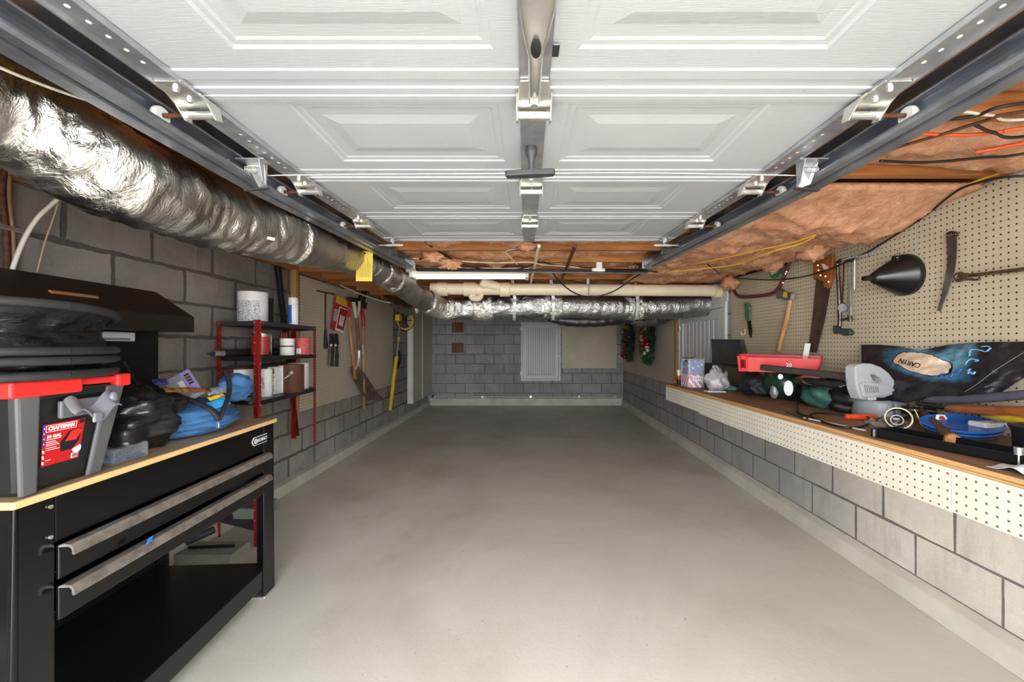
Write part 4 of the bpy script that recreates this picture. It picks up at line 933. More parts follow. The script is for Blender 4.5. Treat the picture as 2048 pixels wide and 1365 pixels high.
BLUE.l(BLUE.ramp(BLUE.noise(gp, 5, 5), .3, .7, L((44, 88, 136)), L((70, 122, 172))), BLUE.b.inputs['Base Color']); BLUE.set(Roughness=.8)
BLUE.bump(BLUE.noise(BLUE.mapping(gp, (1, .5, 3)), 13, 5, .6, 1), .55, .025)
t = thing('tool_bag', 'open blue canvas tool bag with black zipper at the far end of the bench', 'bag', (-1.46, 1.72, ZB))
def bb(u, p):
    f = 1+.10*fb(u, 1.5, 24, 3)+.05*math.sin(u.z*16+2*nz(u, 2, 3))*(1-abs(u.z))
    q = V((p.x*f, p.y*f, p.z*f)); q.z = max(q.z, -.062)
    return q
b = MB(); b.ball((-1.465, 1.70, ZB+.064), .205, .225, .080, 64, 40, bb, Matrix.Rotation(math.radians(4), 3, 'Z')); b.build('bag_body', BLUE.m, t, 180)
b = MB(); b.ball(at(470, 775, 1.90), .065, .09, .062, 36, 26, lambda u, p: p*(1+.2*fb(u, 1.8, 7, 3))); b.build('bag_end_flap', BLUE.m, t, 180)
ZIP = M((30, 28, 30), .7, 0, .1, 30, .2, 200, key='zip_tape')
b = MB(); b.tube(sm([at(312, 778, 1.68), at(350, 790, 1.64), at(395, 806, 1.62), at(425, 822, 1.62), at(438, 840, 1.63)], 6), .014, 8, True, .6); b.tube(sm([at(438, 840, 1.63), at(450, 812, 1.68), at(458, 785, 1.76), at(457, 760, 1.80), at(450, 742, 1.82)], 6), .010, 8, True, .6); b.build('zipper', ZIP, t, 180)
b = MB(); c = at(436, 850, 1.615); b.box(c-V((.008, .004, .014)), c+V((.008, .004, .014))); b.build('zip_tab', BLUE.m, t, None, .003)
b = MB(); c = at(437, 846, 1.60); b.bar(c, c-V((-.002, .0, .02)), .006, .004); b.build('zip_puller', ZINC, t, None, .001)
b = MB(); b.tube(sm([at(482, 786, 1.95), at(500, 780, 1.98), at(508, 795, 1.97), at(500, 808, 1.93)], 5), .010, 8); b.build('carry_strap', ZIP, t, 180)
# things poking out of the blue bag
t = thing('organizer_case', 'clear plastic case with purple label sticking out of the blue bag', 'case', at(365, 790, 1.74))
c = at(368, 775, 1.74); ex = (at(412, 800, 1.72)-at(338, 772, 1.74)).normalized(); ex = (at(408, 806, 1.70)-at(368, 746, 1.80)).normalized(); ey = (at(368, 746, 1.80)-at(328, 766, 1.76)).normalized(); ez = ex.cross(ey).normalized(); ey = ez.cross(ex)
if ez.y > 0: ez = -ez
b = MB(); b.ob(c, ex*.088, ey*.052, ez*.010); b.build('case_shell', M((170, 170, 184), .2, 0, .05, 10, 0, 60, .5, None, .55, key='clear_shell'), t, None, .006)
b = MB(); b.ob(c-ez*.002, ex*.07, ey*.04, ez*.006); b.build('hardware', M((206, 204, 206), .5, 0, .5, 60, key='case_contents'), t)
b = MB(); b.ob(c+ey*.030+ez*.011, ex*.080, ey*.018, ez*.0008); pl = b.build('label', M((166, 146, 210), .5, 0, .03, key='label_purple'), t)
b = MB()
for k in range(4): b.ob(c+ey*.032+ez*.0125+ex*(-.05+.02*k), ex*.006, ey*.010, ez*.0004)
b.build('label_print', M((60, 56, 30), .5, 0, 0, key='label_print'), pl)
b = MB(); b.ob(c+ey*.0+ez*.0112+ex*.01, ex*.04, ey*.010, ez*.0006); b.build('label_white', WHITEM, t)
def packet(label, c, ex, ey, w_, h, mat, name='packet'):
    ex = V(ex).normalized(); ez = ex.cross(V(ey)).normalized(); ey = ez.cross(ex)
    b = MB(); f = lambda u, v: c+ex*(u-.5)*w_+ey*(v-.5)*h+ez*(.006+.006*math.sin(math.pi*u)*math.sin(math.pi*v)+.003*nz((u*3, v*3, c.x), 2))
    b.slab(f, lambda u, v: f(u, v)-ez*(.003+.012*math.sin(math.pi*u)*math.sin(math.pi*v)), 10, 8)
    return b.build(name, mat, None, 180, 0, label, 'packet', 'packets in the blue bag')
packet('shiny orange-brown packet inside the blue bag', at(375, 788, 1.66)+V((0, 0, .012)), (.3, .9, -.1), (-1, .2, .6), .17, .03, M((176, 120, 60), .25, .4, .4, 60, .3, 40, key='packet_amber'))
packet('small yellow packet inside the blue bag', at(434, 798, 1.72), (.5, 1, .2), (-1, .2, .8), .06, .035, M((226, 186, 50), .3, 0, .2, 40, key='packet_yellow'))
packet('bright light-blue packet inside the blue bag', at(437, 808, 1.69), (.5, 1, .3), (-1, .2, .8), .07, .045, M((50, 150, 214), .3, 0, .1, 20, key='packet_cyan'))
packet('silver grey packet at the back of the blue bag', at(432, 783, 1.78), (.4, 1, .1), (-1, .2, .9), .08, .04, M((150, 160, 176), .3, .3, .3, 60, key='packet_silver'))
packet('dark blue and red packet at the left end of the blue bag', at(320, 766, 1.72), (.4, 1, .0), (-1, .2, .9), .05, .035, M((70, 74, 130), .3, 0, .5, 80, key='packet_mixed'))
# clear box of small blue parts
t = thing('parts_box', 'small clear plastic box of blue fasteners in front of the black bag', 'box', at(228, 915, 1.30))
c = at(232, 917, 1.30); c.z = ZB+.026; o = bp(.335, .07, 0); c.x, c.y = o.x, o.y
CLEAR = M((205, 210, 216), .06, 0, 0, 10, 0, 60, .5, None, .16, key='clear_plastic')
b = MB(); b.ob(c, BD*.062, BN*.045, ZUP*.025); b.build('box_shell', CLEAR, t, None, .004)
b = MB(); b.grid(lambda u, v: c+BD*.058*(2*u-1)+BN*.041*(2*v-1)+V((0, 0, -.020+.022*abs(fb((u*7, v*7, 0), 1, 3, 3)))), 34, 26); b.build('fasteners', M((34, 66, 108), .45, .0, .35, 160, .5, 150, key='blue_parts'), t, None, kind='stuff')
# ================================================================== red post shelf unit
REDP = M((150, 28, 26), .4, 0, .08, 10, key='post_red'); SHB = M((24, 24, 26), .4, 0, .1, 10, key='shelf_black'); SHG = M((60, 60, 63), .4, .2, .1, 10, key='shelf_grey')
PA, PB, PC, PD = V((-2.0, 2.62, 0)), V((-1.64, 2.476, 0)), V((-1.712, 3.3, 0)), V((-2.0, 3.49, 0))
t = thing('shelf_unit', 'metal shelf unit with red posts and black shelves beyond the workbench', 'shelf', (PA+PC)/2)
for p, q, r, z0 in ((PA, PB, PD, 0), (PB, PA, PC, 0), (PC, PD, PB, .448), (PD, PC, PA, .437)):
    e1 = (q-p).normalized(); e2 = (r-p).normalized(); b = MB()
    b.ob(p+e1*.018+V((0, 0, (z0+1.392)/2)), e1*.018, e2*.0012, ZUP*(1.392-z0)/2); b.ob(p+e2*.018+V((0, 0, (z0+1.392)/2)), e2*.018, e1*.0012, ZUP*(1.392-z0)/2)
    po = b.build('post', REDP, t)
    b = MB()
    for k in range(22):
        z = z0+.03+k*(1.35-z0)/21
        c = p+e1*.026-e2*.0014; c.z = z; b.cyl(c, c-e2*.0006, .003, n=6)
        c = p+e2*.026-e1*.0014; c.z = z; b.cyl(c, c-e1*.0006, .003, n=6)
    b.build('slot', M((206, 190, 186), .5, 0, 0, key='slot_light'), po)
def shelfplate(z, mat, name='shelf_plate', h=.028):
    b = MB(); P = [PA, PB, PC, PD]; b.prism([V((p.x, p.y, z-.003)) for p in P], (0, 0, .003))
    for p, q in zip(P, P[1:]+P[:1]): b.bar(V((p.x, p.y, z-h/2)), V((q.x, q.y, z-h/2)), .002, h)
    return b.build(name, mat, t)
shelfplate(1.388, SHG); shelfplate(1.165, SHB); shelfplate(.892, SHB)
b = MB(); k = .10; b.prism([V((p.x, p.y, .095)) for p in (PA, PB, PB+(PC-PB)*k, PA+(PD-PA)*k)], (0, 0, .02)); b.build('bottom_brace', SHG, t)
b = MB()
for p, q in ((PA, PB), (PB, PC), (PA, PD), (PD, PC)):
    for k in (.06, .94):
        c = p+(q-p)*k; n_ = (q-p).cross(ZUP).normalized()
        b.cyl(V((c.x, c.y, 1.375))+n_*.002, V((c.x, c.y, 1.375))+n_*.006, .005, n=8)
b.build('shelf_bolt', ZINC, t, 40)
# ---- things on the shelf unit
def can(label, name, px, Y, zs, r, h, body, band=None, b0=.12, b1=.88, arc=(0, 360), lid=None, ear=False, cat='can', group=None, x=None):
    c = at(px, 700, Y); c.z = zs+.0005
    t = thing(name, label, cat, c, group)
    b = MB(); b.lathe([(r*.97, 0), (r, .003), (r, h-.006), (r*1.02, h-.004), (r*1.02, h), (r*.93, h), (r*.90, h-.006)], c, ZUP, 32); b.build('can_body', body, t, 40)
    if lid: b = MB(); b.lathe([(r*.9, h-.006), (r*.88, h-.002), (r*.5, h-.004), (.001, h-.004)], c, ZUP, 28); b.build('can_lid', lid, t, 40)
    if band:
        a0, a1 = [math.radians(a) for a in arc]; n = 26; vs = []
        for k in range(n+1):
            a = a0+(a1-a0)*k/n; u = V((math.cos(a), math.sin(a), 0))*(r*1.006)
            vs += [c+u+V((0, 0, h*b0)), c+u+V((0, 0, h*b1))]
        b = MB(); b.add(vs, [(2*k, 2*k+2, 2*k+3, 2*k+1) for k in range(n)]); b.build('can_label', band, t, 60)
    if ear:
        a = math.radians(ear); u = V((math.cos(a), math.sin(a), 0)); p = c+u*r+V((0, 0, h*.72))
        b = MB(); b.cyl(p, p+u*.005, .013, n=20); e = b.build('handle_ear', SHG, t, 40)
        b = MB(); b.cyl(p+u*.005, p+u*.009, .006, n=14); b.build('rivet', PRINT, e, 40)
        w_ = V((-u.y, u.x, 0)); b = MB(); b.tube(sm([p+u*.008, p+u*.014-w_*.03+V((0, 0, -.03)), p+u*.01-w_*.075+V((0, 0, -.055))], 6), .0018, 6); b.build('bail_wire', ZINC, t, 180)
    return t, c
TIN = steel((206, 206, 204), .25, .06, 10, 'tinplate'); CANW = M((226, 224, 222), .4, 0, .04, 40, key='can_white'); CANB = M((92, 56, 42), .4, 0, .1, 10, key='can_brown'); CANR = M((172, 48, 46), .4, 0, .12, 60, key='can_red'); CANP = M((196, 90, 88), .4, 0, .2, 60, key='can_pink')
PRINT = M((196, 196, 196), .5, 0, .5, 130, key='print_grey')
t2, c = can('large white plastic tub with ribbed side on top of the shelf unit', 'plastic_tub', 506, 2.74, 1.388, .088, .205, CANW, PRINT, .06, .7, (170, 330), WHITEP, cat='tub')
b = MB(); b.box(at(533, 0, 2.92)*V((1, 1, 0))+V((0, -.02, 1.389)), at(540, 0, 2.92)*V((1, 1, 0))+V((.0, .03, 1.585))) if False else None
p = at(536, 640, 2.9); b = MB(); b.box((p.x-.016, 2.87, 1.389), (p.x+.016, 2.94, 1.575)); o = b.build('parts_carton', BLACKM, None, None, .004, 'narrow dark carton beside the white tub on the shelf unit', 'box')
b = MB(); b.box((p.x-.012, 2.868, 1.40), (p.x+.012, 2.870, 1.52)); b.build('label', PRINT, o)
c = at(586.5, 648, 3.0); c.z = 1.3885; t2 = thing('spray_can', 'white spray bottle with a blue label on the shelf unit top', 'bottle', c)
b = MB(); b.lathe([(.032, 0), (.034, .004), (.034, .150), (.030, .160)], c, ZUP, 28); b.build('can_body', CANW, t2, 40)
b = MB(); b.lathe([(.033, .158), (.034, .162), (.033, .196), (.030, .200)], c, ZUP, 28); b.build('cap', WHITEP, t2, 40)
vs = []
for k in range(15):
    a = math.radians(205+(285-205)*k/14); u = V((math.cos(a), math.sin(a), 0))*.0345; vs += [c+u+V((0, 0, .01)), c+u+V((0, 0, .145))]
b = MB(); b.add(vs, [(2*k, 2*k+2, 2*k+3, 2*k+1) for k in range(14)]); b.build('label', M((44, 108, 190), .4, 0, .1, 60, key='spray_blue'), t2, 60)
# middle shelf
can('red-labelled paint can behind the front red post, middle shelf', 'paint_can', 523, 2.76, 1.165, .060, .150, TIN, CANR, .05, .86, (190, 350))
can('small white can with black band on the middle shelf', 'paint_can', 574.5, 2.95, 1.165, .047, .120, CANW, M((30, 30, 32), .5, 0, 0, key='band_black'), .50, .58, (180, 360), TIN)
can('faded red paint can at the far end of the middle shelf', 'paint_can', 604.5, 3.15, 1.165, .058, .128, CANP, CANW, .05, .38, (255, 290), TIN)
t2 = thing('caulking_gun', 'black tool with a pointed grey tip lying across the middle shelf', 'tool', at(455, 706, 2.6))
a0, a1 = at(413, 708, 2.46), at(428, 708, 2.50)
b = MB(); b.cyl(a0, a1, .002, .014, 12); b.build('tip', BLACKP, t2, 40)
a2 = at(446, 707, 2.56); b = MB(); b.cyl(a1, a2, .016, .018, 14); b.ring((a1+a2)/2+V((0, 0, .0)), V((0, 0, 1)), .018, .007, 18, 8); b.build('guard', M((150, 150, 154), .4, .2, .1, key='guard_grey'), t2, 40)
a3 = at(505, 705, 2.80); b = MB(); b.cyl(a2, a3, .026, .026, 18); b.build('barrel', M((40, 38, 30), .45, 0, .1, key='barrel_dark'), t2, 40)
t2 = thing('screwdriver', 'red-handled tools standing at the back of the middle shelf', 'tool', at(568, 700, 3.28))
for k in range(3):
    c = at(564+4.5*k, 690, 3.3); b = MB(); b.lathe([(.007, -.10), (.009, 0), (.010, .06), (.006, .075)], V((c.x, c.y, 1.27)), ZUP, 10); b.build('handle', M((176, 40, 36), .4, 0, .1, key='tool_red'), t2, 40)
b = MB(); b.box((t2.location.x-.025, 3.27, 1.1655), (t2.location.x+.025, 3.34, 1.24)); b.build('holder', BLACKP, t2, None, .003)
b = MB(); c = at(548, 704, 3.0); b.ball(V((c.x, c.y, 1.189)), .055, .08, .022, 24, 16, lambda u, p: V((p.x*(1+.2*fb(u, 2, 3)), p.y, max(p.z*(1+.5*fb(u, 2, 6)), -.022)))); b.build('folded_cloth', M((36, 36, 40), .35, 0, .2, 20, .2, 40, key='cloth_dark'), None, 180, 0, 'crumpled dark plastic bag on the middle shelf', 'bag')
# lower shelf
can('brown paint can with white label, nearest on the lower shelf', 'paint_can', 478, 2.74, .892, .083, .192, CANB, CANW, .04, .95, (285, 390), TIN, 245, group=None)
can('slim white can behind the front red post on the lower shelf', 'paint_can', 532, 2.72, .892, .038, .185, CANW, PRINT, .3, .7, (200, 290), WHITEP)
p = at(549, 790, 2.86); b = MB(); b.box((p.x-.026, p.y-.04, .8925), (p.x+.026, p.y+.04, 1.085)); o = b.build('carton', CANW, None, None, .004, 'white upright carton between the white can and the brown gallon', 'box')
b = MB(); b.box((p.x+.0, p.y-.0415, .91), (p.x+.024, p.y-.0405, 1.03)); b.build('label', PRINT, o)
b = MB(); b.box((p.x-.0, p.y-.0415, 1.035), (p.x+.024, p.y-.0405, 1.075)); b.build('label_top', M((90, 84, 78), .5, 0, .3, 80, key='label_dark'), o)
can('brown gallon paint can with white label at the middle of the lower shelf', 'paint_can', 583, 2.98, .892, .083, .205, CANB, CANW, .02, .97, (170, 262), TIN, 300)
can('white plastic pail at the far end of the lower shelf', 'plastic_tub', 597, 3.23, .892, .075, .205, CANW, None, lid=WHITEP, cat='tub')
# low shelf clutter seen under the bench
b = MB(); b.ob((-1.80, 2.70, .142), V((.09, 0, 0)), V((0, .09, 0)), V((0, 0, .04))); b.build('flat_case', M((118, 122, 112), .6, 0, .1, 10, key='case_grey'), None, None, .004, 'grey flat case on the low shelf seen under the bench', 'case')
b = MB(); b.cyl(at(372, 1085, 2.30)+V((0, 0, .0)), at(428, 1060, 2.42), .022, n=14); o = b.build('metal_tube', M((60, 60, 62), .35, .5, .2, key='tube_dark'), None, 40, .002, 'dark metal tube with a pale end under the bench', 'tube')
b = MB(); b.box((-1.98, 2.28, .0), (-1.66, 2.44, .055)); b.build('floor_box', M((150, 152, 140), .6, 0, .1, 8, key='box_olive'), None, None, .004, 'flat pale grey box on the floor behind the workbench', 'box')
b = MB(); b.cyl((-1.95, 2.34, .066), (-1.70, 2.36, .066), .009, n=10); b.build('marker_pen', BLACKP, None, 40, .001, 'black pen-like rod lying on the flat pale grey box', 'pen')
# poles leaning in the corner by the stud
for k, dx in enumerate((0, 8)):
    b = MB(); b.tube([onx(551+dx, 533, XL+.03), onx(571+dx*.7, 690, XL+.035), onx(592+dx*.5, 872, XL+.05)], .011, 10); b.build('leaning_pole', BLACKM, None, 180, 0, ['slim black pole leaning on the left block wall, nearer of two', 'slim black pole leaning on the left block wall beside the stud'][k], 'pole', 'black poles')
# ================================================================== tools on the left wall
XW = XL+.012
def lw(px, py, w=.012): return onx(px, py, XW+w)
OUT = V((1, 0, 0))
HANDW = wood((198, 150, 98), (150, 104, 60), 'Z', 8, .5); ROUGHM = steel((120, 112, 104), .5, .25, 20, 'old_steel')
t = thing('tee_handle_key', 'rusty T-shaped rod with black grip hanging left of the red package', 'tool', lw(651, 690))
b = MB(); b.bar(lw(634, 582), lw(668, 589), .012, .014); b.build('cross_bar', RUST, t, None, .003)
b = MB(); b.cyl(lw(651, 586), lw(651, 660), .008, n=10); b.build('shaft', RUST, t, 40)
b = MB(); b.lathe([(.008, 0), (.012, .03), (.014, .06), (.022, .15), (.024, .19), (.010, .21)], lw(651, 657), (0, 0, -1), 12); b.build('grip', BLACKM, t, 40)
t = thing('blister_pack', 'red and white retail package with yellow top hung on the left pegboard', 'package', lw(680, 640))
q = [lw(671, 591, .03), lw(699, 604, .03), lw(684, 667, .03), lw(660, 658, .03)]
b = MB(); b.prism(q, OUT*.012); b.build('card', M((176, 30, 36), .35, 0, .05, key='pack_red'), t, None, .002)
def pq(u, v): return q[0]+(q[1]-q[0])*u+(q[3]-q[0])*v+(q[2]-q[3]-q[1]+q[0])*u*v
for nm, (u0, u1, v0, v1), m, dd in (('header', (0, 1, 0, .22), M((226, 196, 60), .4, 0, .2, 60, key='pack_yellow'), .013), ('border', (.30, 1.0, .28, 1.0), WHITEM, .0135), ('front_panel', (.36, .96, .31, .93), M((166, 26, 34), .35, 0, .05, key='pack_red2'), .015), ('photo_print', (.45, .8, .52, .82), M((214, 214, 216), .4, 0, .3, 60, key='pack_photo'), .017), ('side_print', (0, .28, .4, .75), M((170, 176, 190), .4, 0, .4, 70, key='pack_side'), .0135)):
    b = MB(); b.prism([pq(u0, v0)+OUT*dd, pq(u1, v0)+OUT*dd, pq(u1, v1)+OUT*dd, pq(u0, v1)+OUT*dd], OUT*.001); b.build(nm, m, t)
for k, (x0, lab) in enumerate(((661, 'pair of grey locking pliers hanging below the red package, left one'), (670, 'pair of grey locking pliers hanging below the red package, right one'))):
    t = thing('pliers', lab, 'pliers', lw(x0, 712), 'locking pliers')
    b = MB(); b.prism([lw(x0-3, 690, .02), lw(x0+3, 690, .02), lw(x0+4, 734, .02), lw(x0-5, 732, .02)], OUT*.02); b.build('handle', ROUGHM, t, None, .003)
    b = MB(); b.prism([lw(x0-2, 668, .022), lw(x0+3, 668, .022), lw(x0+5, 690, .022), lw(x0-2, 692, .022)], OUT*.018); b.build('jaw', BLACKM, t, None, .003)
    b = MB(); b.cyl(lw(x0+1, 691, .015), lw(x0+1, 691, .048), .012, n=12); b.build('pivot', ROUGHM, t, 40)
    b = MB(); b.tube(sm([lw(x0+4, 694, .03), lw(x0+7, 710, .03), lw(x0+6, 726, .03)], 5), .006, 8); b.build('lever', ROUGHM, t, 180)
t = thing('garden_hoe', 'wood-handled garden tool with red collar, leftmost of the long tools', 'garden tool', lw(703, 690))
b = MB(); b.tube([lw(698, 632, .05), lw(703, 690, .05), lw(710, 758, .05)], .016, 12); b.build('handle', HANDW, t, 180)
b = MB(); b.tube([lw(696, 603, .05), lw(698, 634, .05)], .021, 12); b.build('collar', M((170, 36, 34), .4, 0, .1, key='collar_red'), t, 180)
b = MB(); b.prism([lw(692, 594, .02), lw(706, 597, .02), lw(706, 605, .02), lw(693, 604, .02)], OUT*.06); b.build('head', BLACKM, t, None, .004)
t = thing('shovel', 'shovel with a white D-grip and worn brown blade, hung upside down', 'shovel', lw(715, 720))
b = MB(); b.tube(sm([lw(706, 600, .06), lw(709, 616, .06), lw(712, 636, .06)], 5), .020, 12); b.tube(sm([lw(719, 603, .06), lw(718, 620, .06), lw(713, 636, .06)], 5), .017, 12); b.build('grip', M((196, 188, 174), .5, 0, .1, 10, key='grip_white'), t, 180)
b = MB(); b.tube([lw(713, 634, .06), lw(716, 670, .06), lw(718, 702, .06)], .018, 12); b.build('shaft', wood((150, 104, 68), (100, 66, 40), 'Z', 6), t, 180)
b = MB(); b.tube(sm([lw(718, 700, .06), lw(718, 718, .06), lw(715, 730, .06), lw(710, 738, .06)], 5), [.019]*5+[.019]*5+[.017]*5+[.016], 12); b.build('socket', M((214, 214, 210), .35, .4, .1, key='socket_alu'), t, 180)
ol = [(702, 735), (709, 731), (716, 734), (728, 746), (742, 768), (754, 786), (768, 800), (760, 803), (735, 801), (722, 786), (708, 762), (701, 745)]
c0 = lw(726, 768, .06)
def bl(mb):
    top = [lw(x, y, .05) for x, y in ol]; n = len(top); c = sum(top, V())/n
    vs = top+[c+(p-c)*.5+OUT*-.03 for p in top]+[c+OUT*-.035]
    fs = [(i, (i+1) % n, n+(i+1) % n, n+i) for i in range(n)]+[(n+i, n+(i+1) % n, 2*n) for i in range(n)]
    o = len(vs); vs += [p+OUT*.006 for p in vs]; fs += [tuple(i+o for i in reversed(f)) for f in fs]+[(i, (i+1) % n, o+(i+1) % n, o+i) for i in range(n)]
    mb.add(vs, fs)
b = MB(); bl(b); b.build('blade', M((112, 96, 88), .5, .3, .35, 7, .15, 30, key='blade_brown'), t, 35)
t = thing('garden_rake', 'long wood-handled tool with a curved red neck, rightmost of the long tools', 'garden tool', lw(727, 720))
b = MB(); b.tube([lw(727, 650, .022), lw(727, 730, .022), lw(728, 820, .022)], .017, 12); b.build('handle', HANDW, t, 180)
b = MB(); b.tube(sm([lw(721, 616, .022), lw(724, 624, .022), lw(727, 640, .022), lw(727, 654, .022)], 5), .021, 12); b.build('neck', M((166, 30, 34), .35, 0, .1, key='neck_red'), t, 180)
b = MB(); b.prism([lw(719, 605, .022), lw(732, 606, .022), lw(730, 618, .022), lw(720, 618, .022)], OUT*.02); b.build('head', BLACKM, t, None, .004)
b = MB(); b.box(lw(726, 700, .040)-V((0, .02, .06)), lw(726, 700, .040)+V((.003, .02, .06))); b.build('sticker', CANW, t)
t = thing('strap_bundle', 'bundle of black straps hanging above the garden tools', 'straps', lw(727, 610))
for k, pts in enumerate(([(735, 566), (729, 580), (722, 590), (716, 606), (718, 616)], [(733, 568), (730, 588), (729, 604), (731, 616), (728, 606)], [(736, 566), (732, 586), (726, 600), (724, 612)])):
    b = MB(); b.tube(sm([lw(x, y, .02+.01*k) for x, y in pts], 5), .022, 8, True, .4); b.build('strap', M((34, 32, 34), .7, 0, .15, 30, key='strap_black'), t, 180)
# measuring wheel by the far panel
t = thing('measuring_wheel', 'yellow measuring wheel with a telescoping pole on the far left wall', 'measuring wheel', lw(790, 800, .15))
c = lw(810, 641, .15); b = MB(); b.ring(c, (.75, -.66, 0), .140, .016, 40, 8); b.build('wheel_rim', M((222, 184, 40), .45, 0, .1, key='wheel_yellow'), t, 180)
b = MB()
for k in range(6):
    a = math.pi*k/3; x, y, d = basis((.75, -.66, 0)); b.bar(c, c+(x*math.cos(a)+y*math.sin(a))*.135, .022, .012)
b.build('spoke', M((60, 56, 46), .5, 0, .1, key='spoke_dark'), t, None, .003)
b = MB(); b.ring(c, (.75, -.66, 0), .157, .010, 40, 6); b.build('tyre', BLACKM, t, 180)
b = MB(); q = lw(797, 636, .15); b.box(q-V((.03, .06, .045)), q+V((.03, .06, .045))); b.build('counter_box', M((222, 184, 40), .45, 0, .1, key='wheel_yellow'), t, None, .006)
b = MB(); b.cyl(lw(800, 650, .15), lw(793, 718, .15), .014, n=12); b.build('upper_pole', ZINC, t, 40)
b = MB(); b.cyl(lw(797.5, 676, .15), lw(797, 683, .15), .02, n=12); b.build('pole_clip', M((222, 184, 40), .45, 0, .1, key='wheel_yellow'), t, 40)
b = MB(); b.cyl(lw(793, 714, .15), lw(780, 822, .15), .024, n=14); b.build('lower_pole', M((214, 176, 36), .4, 0, .1, key='pole_yellow'), t, 40)
b = MB(); b.tube(sm([lw(797, 704, .15), lw(800, 712, .155), lw(799, 724, .155), lw(795, 735, .15)], 5), .022, 10); b.build('hand_grip', BLACKP, t, 180)
# ================================================================== tools on the right pegboard
def rq(px, py, w=.02): return onr(px, py, w+.012)
t = thing('bow_saw', 'rust-red tubular bow saw hanging under the insulation', 'saw', rq(1500, 590))
FR = M((104, 50, 42), .5, .2, .2, 30, key='bow_red')
b = MB(); b.tube(sm([rq(1463, 556, .03), rq(1465, 572, .03), rq(1471, 587, .03), rq(1482, 594, .03), rq(1510, 593, .03), rq(1538, 589, .03), rq(1551, 583, .03), rq(1561, 570, .03), rq(1570, 548, .03), rq(1579, 523, .03)], 5), .014, 10); b.build('saw_frame', FR, t, 180)
b = MB(); b.prism([rq(1461, 558, .028), rq(1574, 530, .028), rq(1576, 523, .028), rq(1462, 553, .028)], RN*.003); b.build('saw_blade', M((54, 42, 38), .55, .6, .2, 30, key='blade_dark'), t)
b = MB()
for x, y in ((1571, 548), (1573, 556 - 12), (1566, 566)): b.cyl(rq(x, y, .04), rq(x, y, .046), .004, n=8)
b.build('rivet', ZINC, t, 40)
GRN = M((36, 104, 84), .45, 0, .1, 12, key='reel_green')
t = thing('chalk_reel', 'small green reel with pale centre hanging inside the bow saw', 'reel', rq(1552, 552, .03))
b = MB(); c = rq(1553, 546, .02); b.lathe([(.040, 0), (.044, .005), (.044, .022), (.038, .028), (.0, .030)], c, RN, 26); b.prism([rq(1546, 530, .02), rq(1562, 528, .02), rq(1564, 548, .02), rq(1545, 548, .02)], RN*.024); b.build('reel_body', GRN, t, 40)
b = MB(); b.cyl(c+RN*.028, c+RN*.036, .014, n=20); b.build('hub', WHITEP, t, 40)
t = thing('garden_knife', 'sheath knife with a green handle and dark blade on the pegboard', 'knife', rq(1499, 640))
b = MB(); b.prism([rq(x, y, .008) for x, y in ((1492, 606), (1499, 605), (1503, 613), (1503, 640), (1495, 641), (1494, 622))], RN*.02); b.build('handle', M((72, 108, 70), .5, 0, .1, 20, key='knife_green'), t, None, .004)
b = MB(); b.prism([rq(x, y, .012) for x, y in ((1495, 642), (1502, 642), (1505, 662), (1503, 677), (1499, 668))], RN*.006); b.build('blade', M((40, 40, 42), .35, .6, .1, key='knife_blade'), t, None, .001)
b = MB(); b.tube(sm([rq(1490, 658, .001), rq(1489, 668, .02), rq(1484, 670, .04), rq(1482, 664, .045)], 5), .004, 6); b.build('peg_hook', WHITEP, None, 180, 0, 'empty pale peg hook below the sheath knife', 'hook')
t = thing('hatchet', 'hatchet with pale wooden handle and yellow-stickered head', 'hatchet', rq(1570, 650))
HW2 = wood((206, 160, 108), (168, 120, 72), 'Z', 10, .45)
b = MB(); b.tube(sm([rq(1581, 592, .03), rq(1577, 620, .03), rq(1569, 655, .03), rq(1562, 680, .03), rq(1556, 704, .03)], 5), .019, 12, True, .7); b.build('handle', HW2, t, 180)
HEADC = steel((120, 122, 124), .35, .15, 20, 'axe_steel')
b = MB(); b.prism([rq(x, y, .014) for x, y in ((1564, 576), (1574, 583), (1590, 587), (1588, 601), (1577, 600), (1566, 597), (1560, 597), (1561, 586))], RN*.03); hd = b.build('axe_head', HEADC, t, None, .006)
b = MB(); b.prism([rq(x, y, .045) for x, y in ((1567, 583), (1575, 585), (1574, 596), (1566, 594))], RN*.001); b.build('sticker', M((222, 186, 44), .5, 0, .2, 90, key='axe_yellow'), hd)
b = MB(); b.prism([rq(x, y, .045) for x, y in ((1583, 587), (1590, 588), (1588, 601), (1581, 600))], RN*.0012); b.build('poll_face', ZINC, hd)
t = thing('hand_saw', 'large handsaw with a varnished wooden handle and rusty blade', 'saw', rq(1640, 610))
SAWW = wood((164, 92, 40), (112, 56, 22), 'Z', 5, .35)
b = MB(); b.prism([rq(x, y, .014) for x, y in ((1635, 535), (1648, 552), (1661, 578), (1650, 640), (1634, 706), (1617, 704), (1625, 640), (1630, 590))], RN*.003); b.build('saw_blade', M((92, 70, 56), .6, .5, .25, 12, .1, 40, key='blade_rusty'), t)
hb_ = [(1633, 513), (1641, 511), (1650, 515), (1660, 516), (1664, 510), (1672, 510), (1672, 522), (1669, 540), (1670, 552), (1665, 572), (1661, 578), (1654, 574), (1653, 563), (1645, 561), (1640, 556), (1633, 560), (1632, 540)]
hi_ = [(1643, 527), (1650, 529), (1658, 535), (1658, 541), (1650, 540), (1646, 536)]
b = MB(); b.prism([rq(x, y, .006) for x, y in hb_], RN*.022); hn = b.build('handle', SAWW, t, None, .004)
b = MB(); b.prism([rq(x, y, .0275) for x, y in hi_], RN*.0015); b.build('grip_opening', M((206, 196, 176), .6, 0, .1, key='peg_through'), hn)
b = MB()
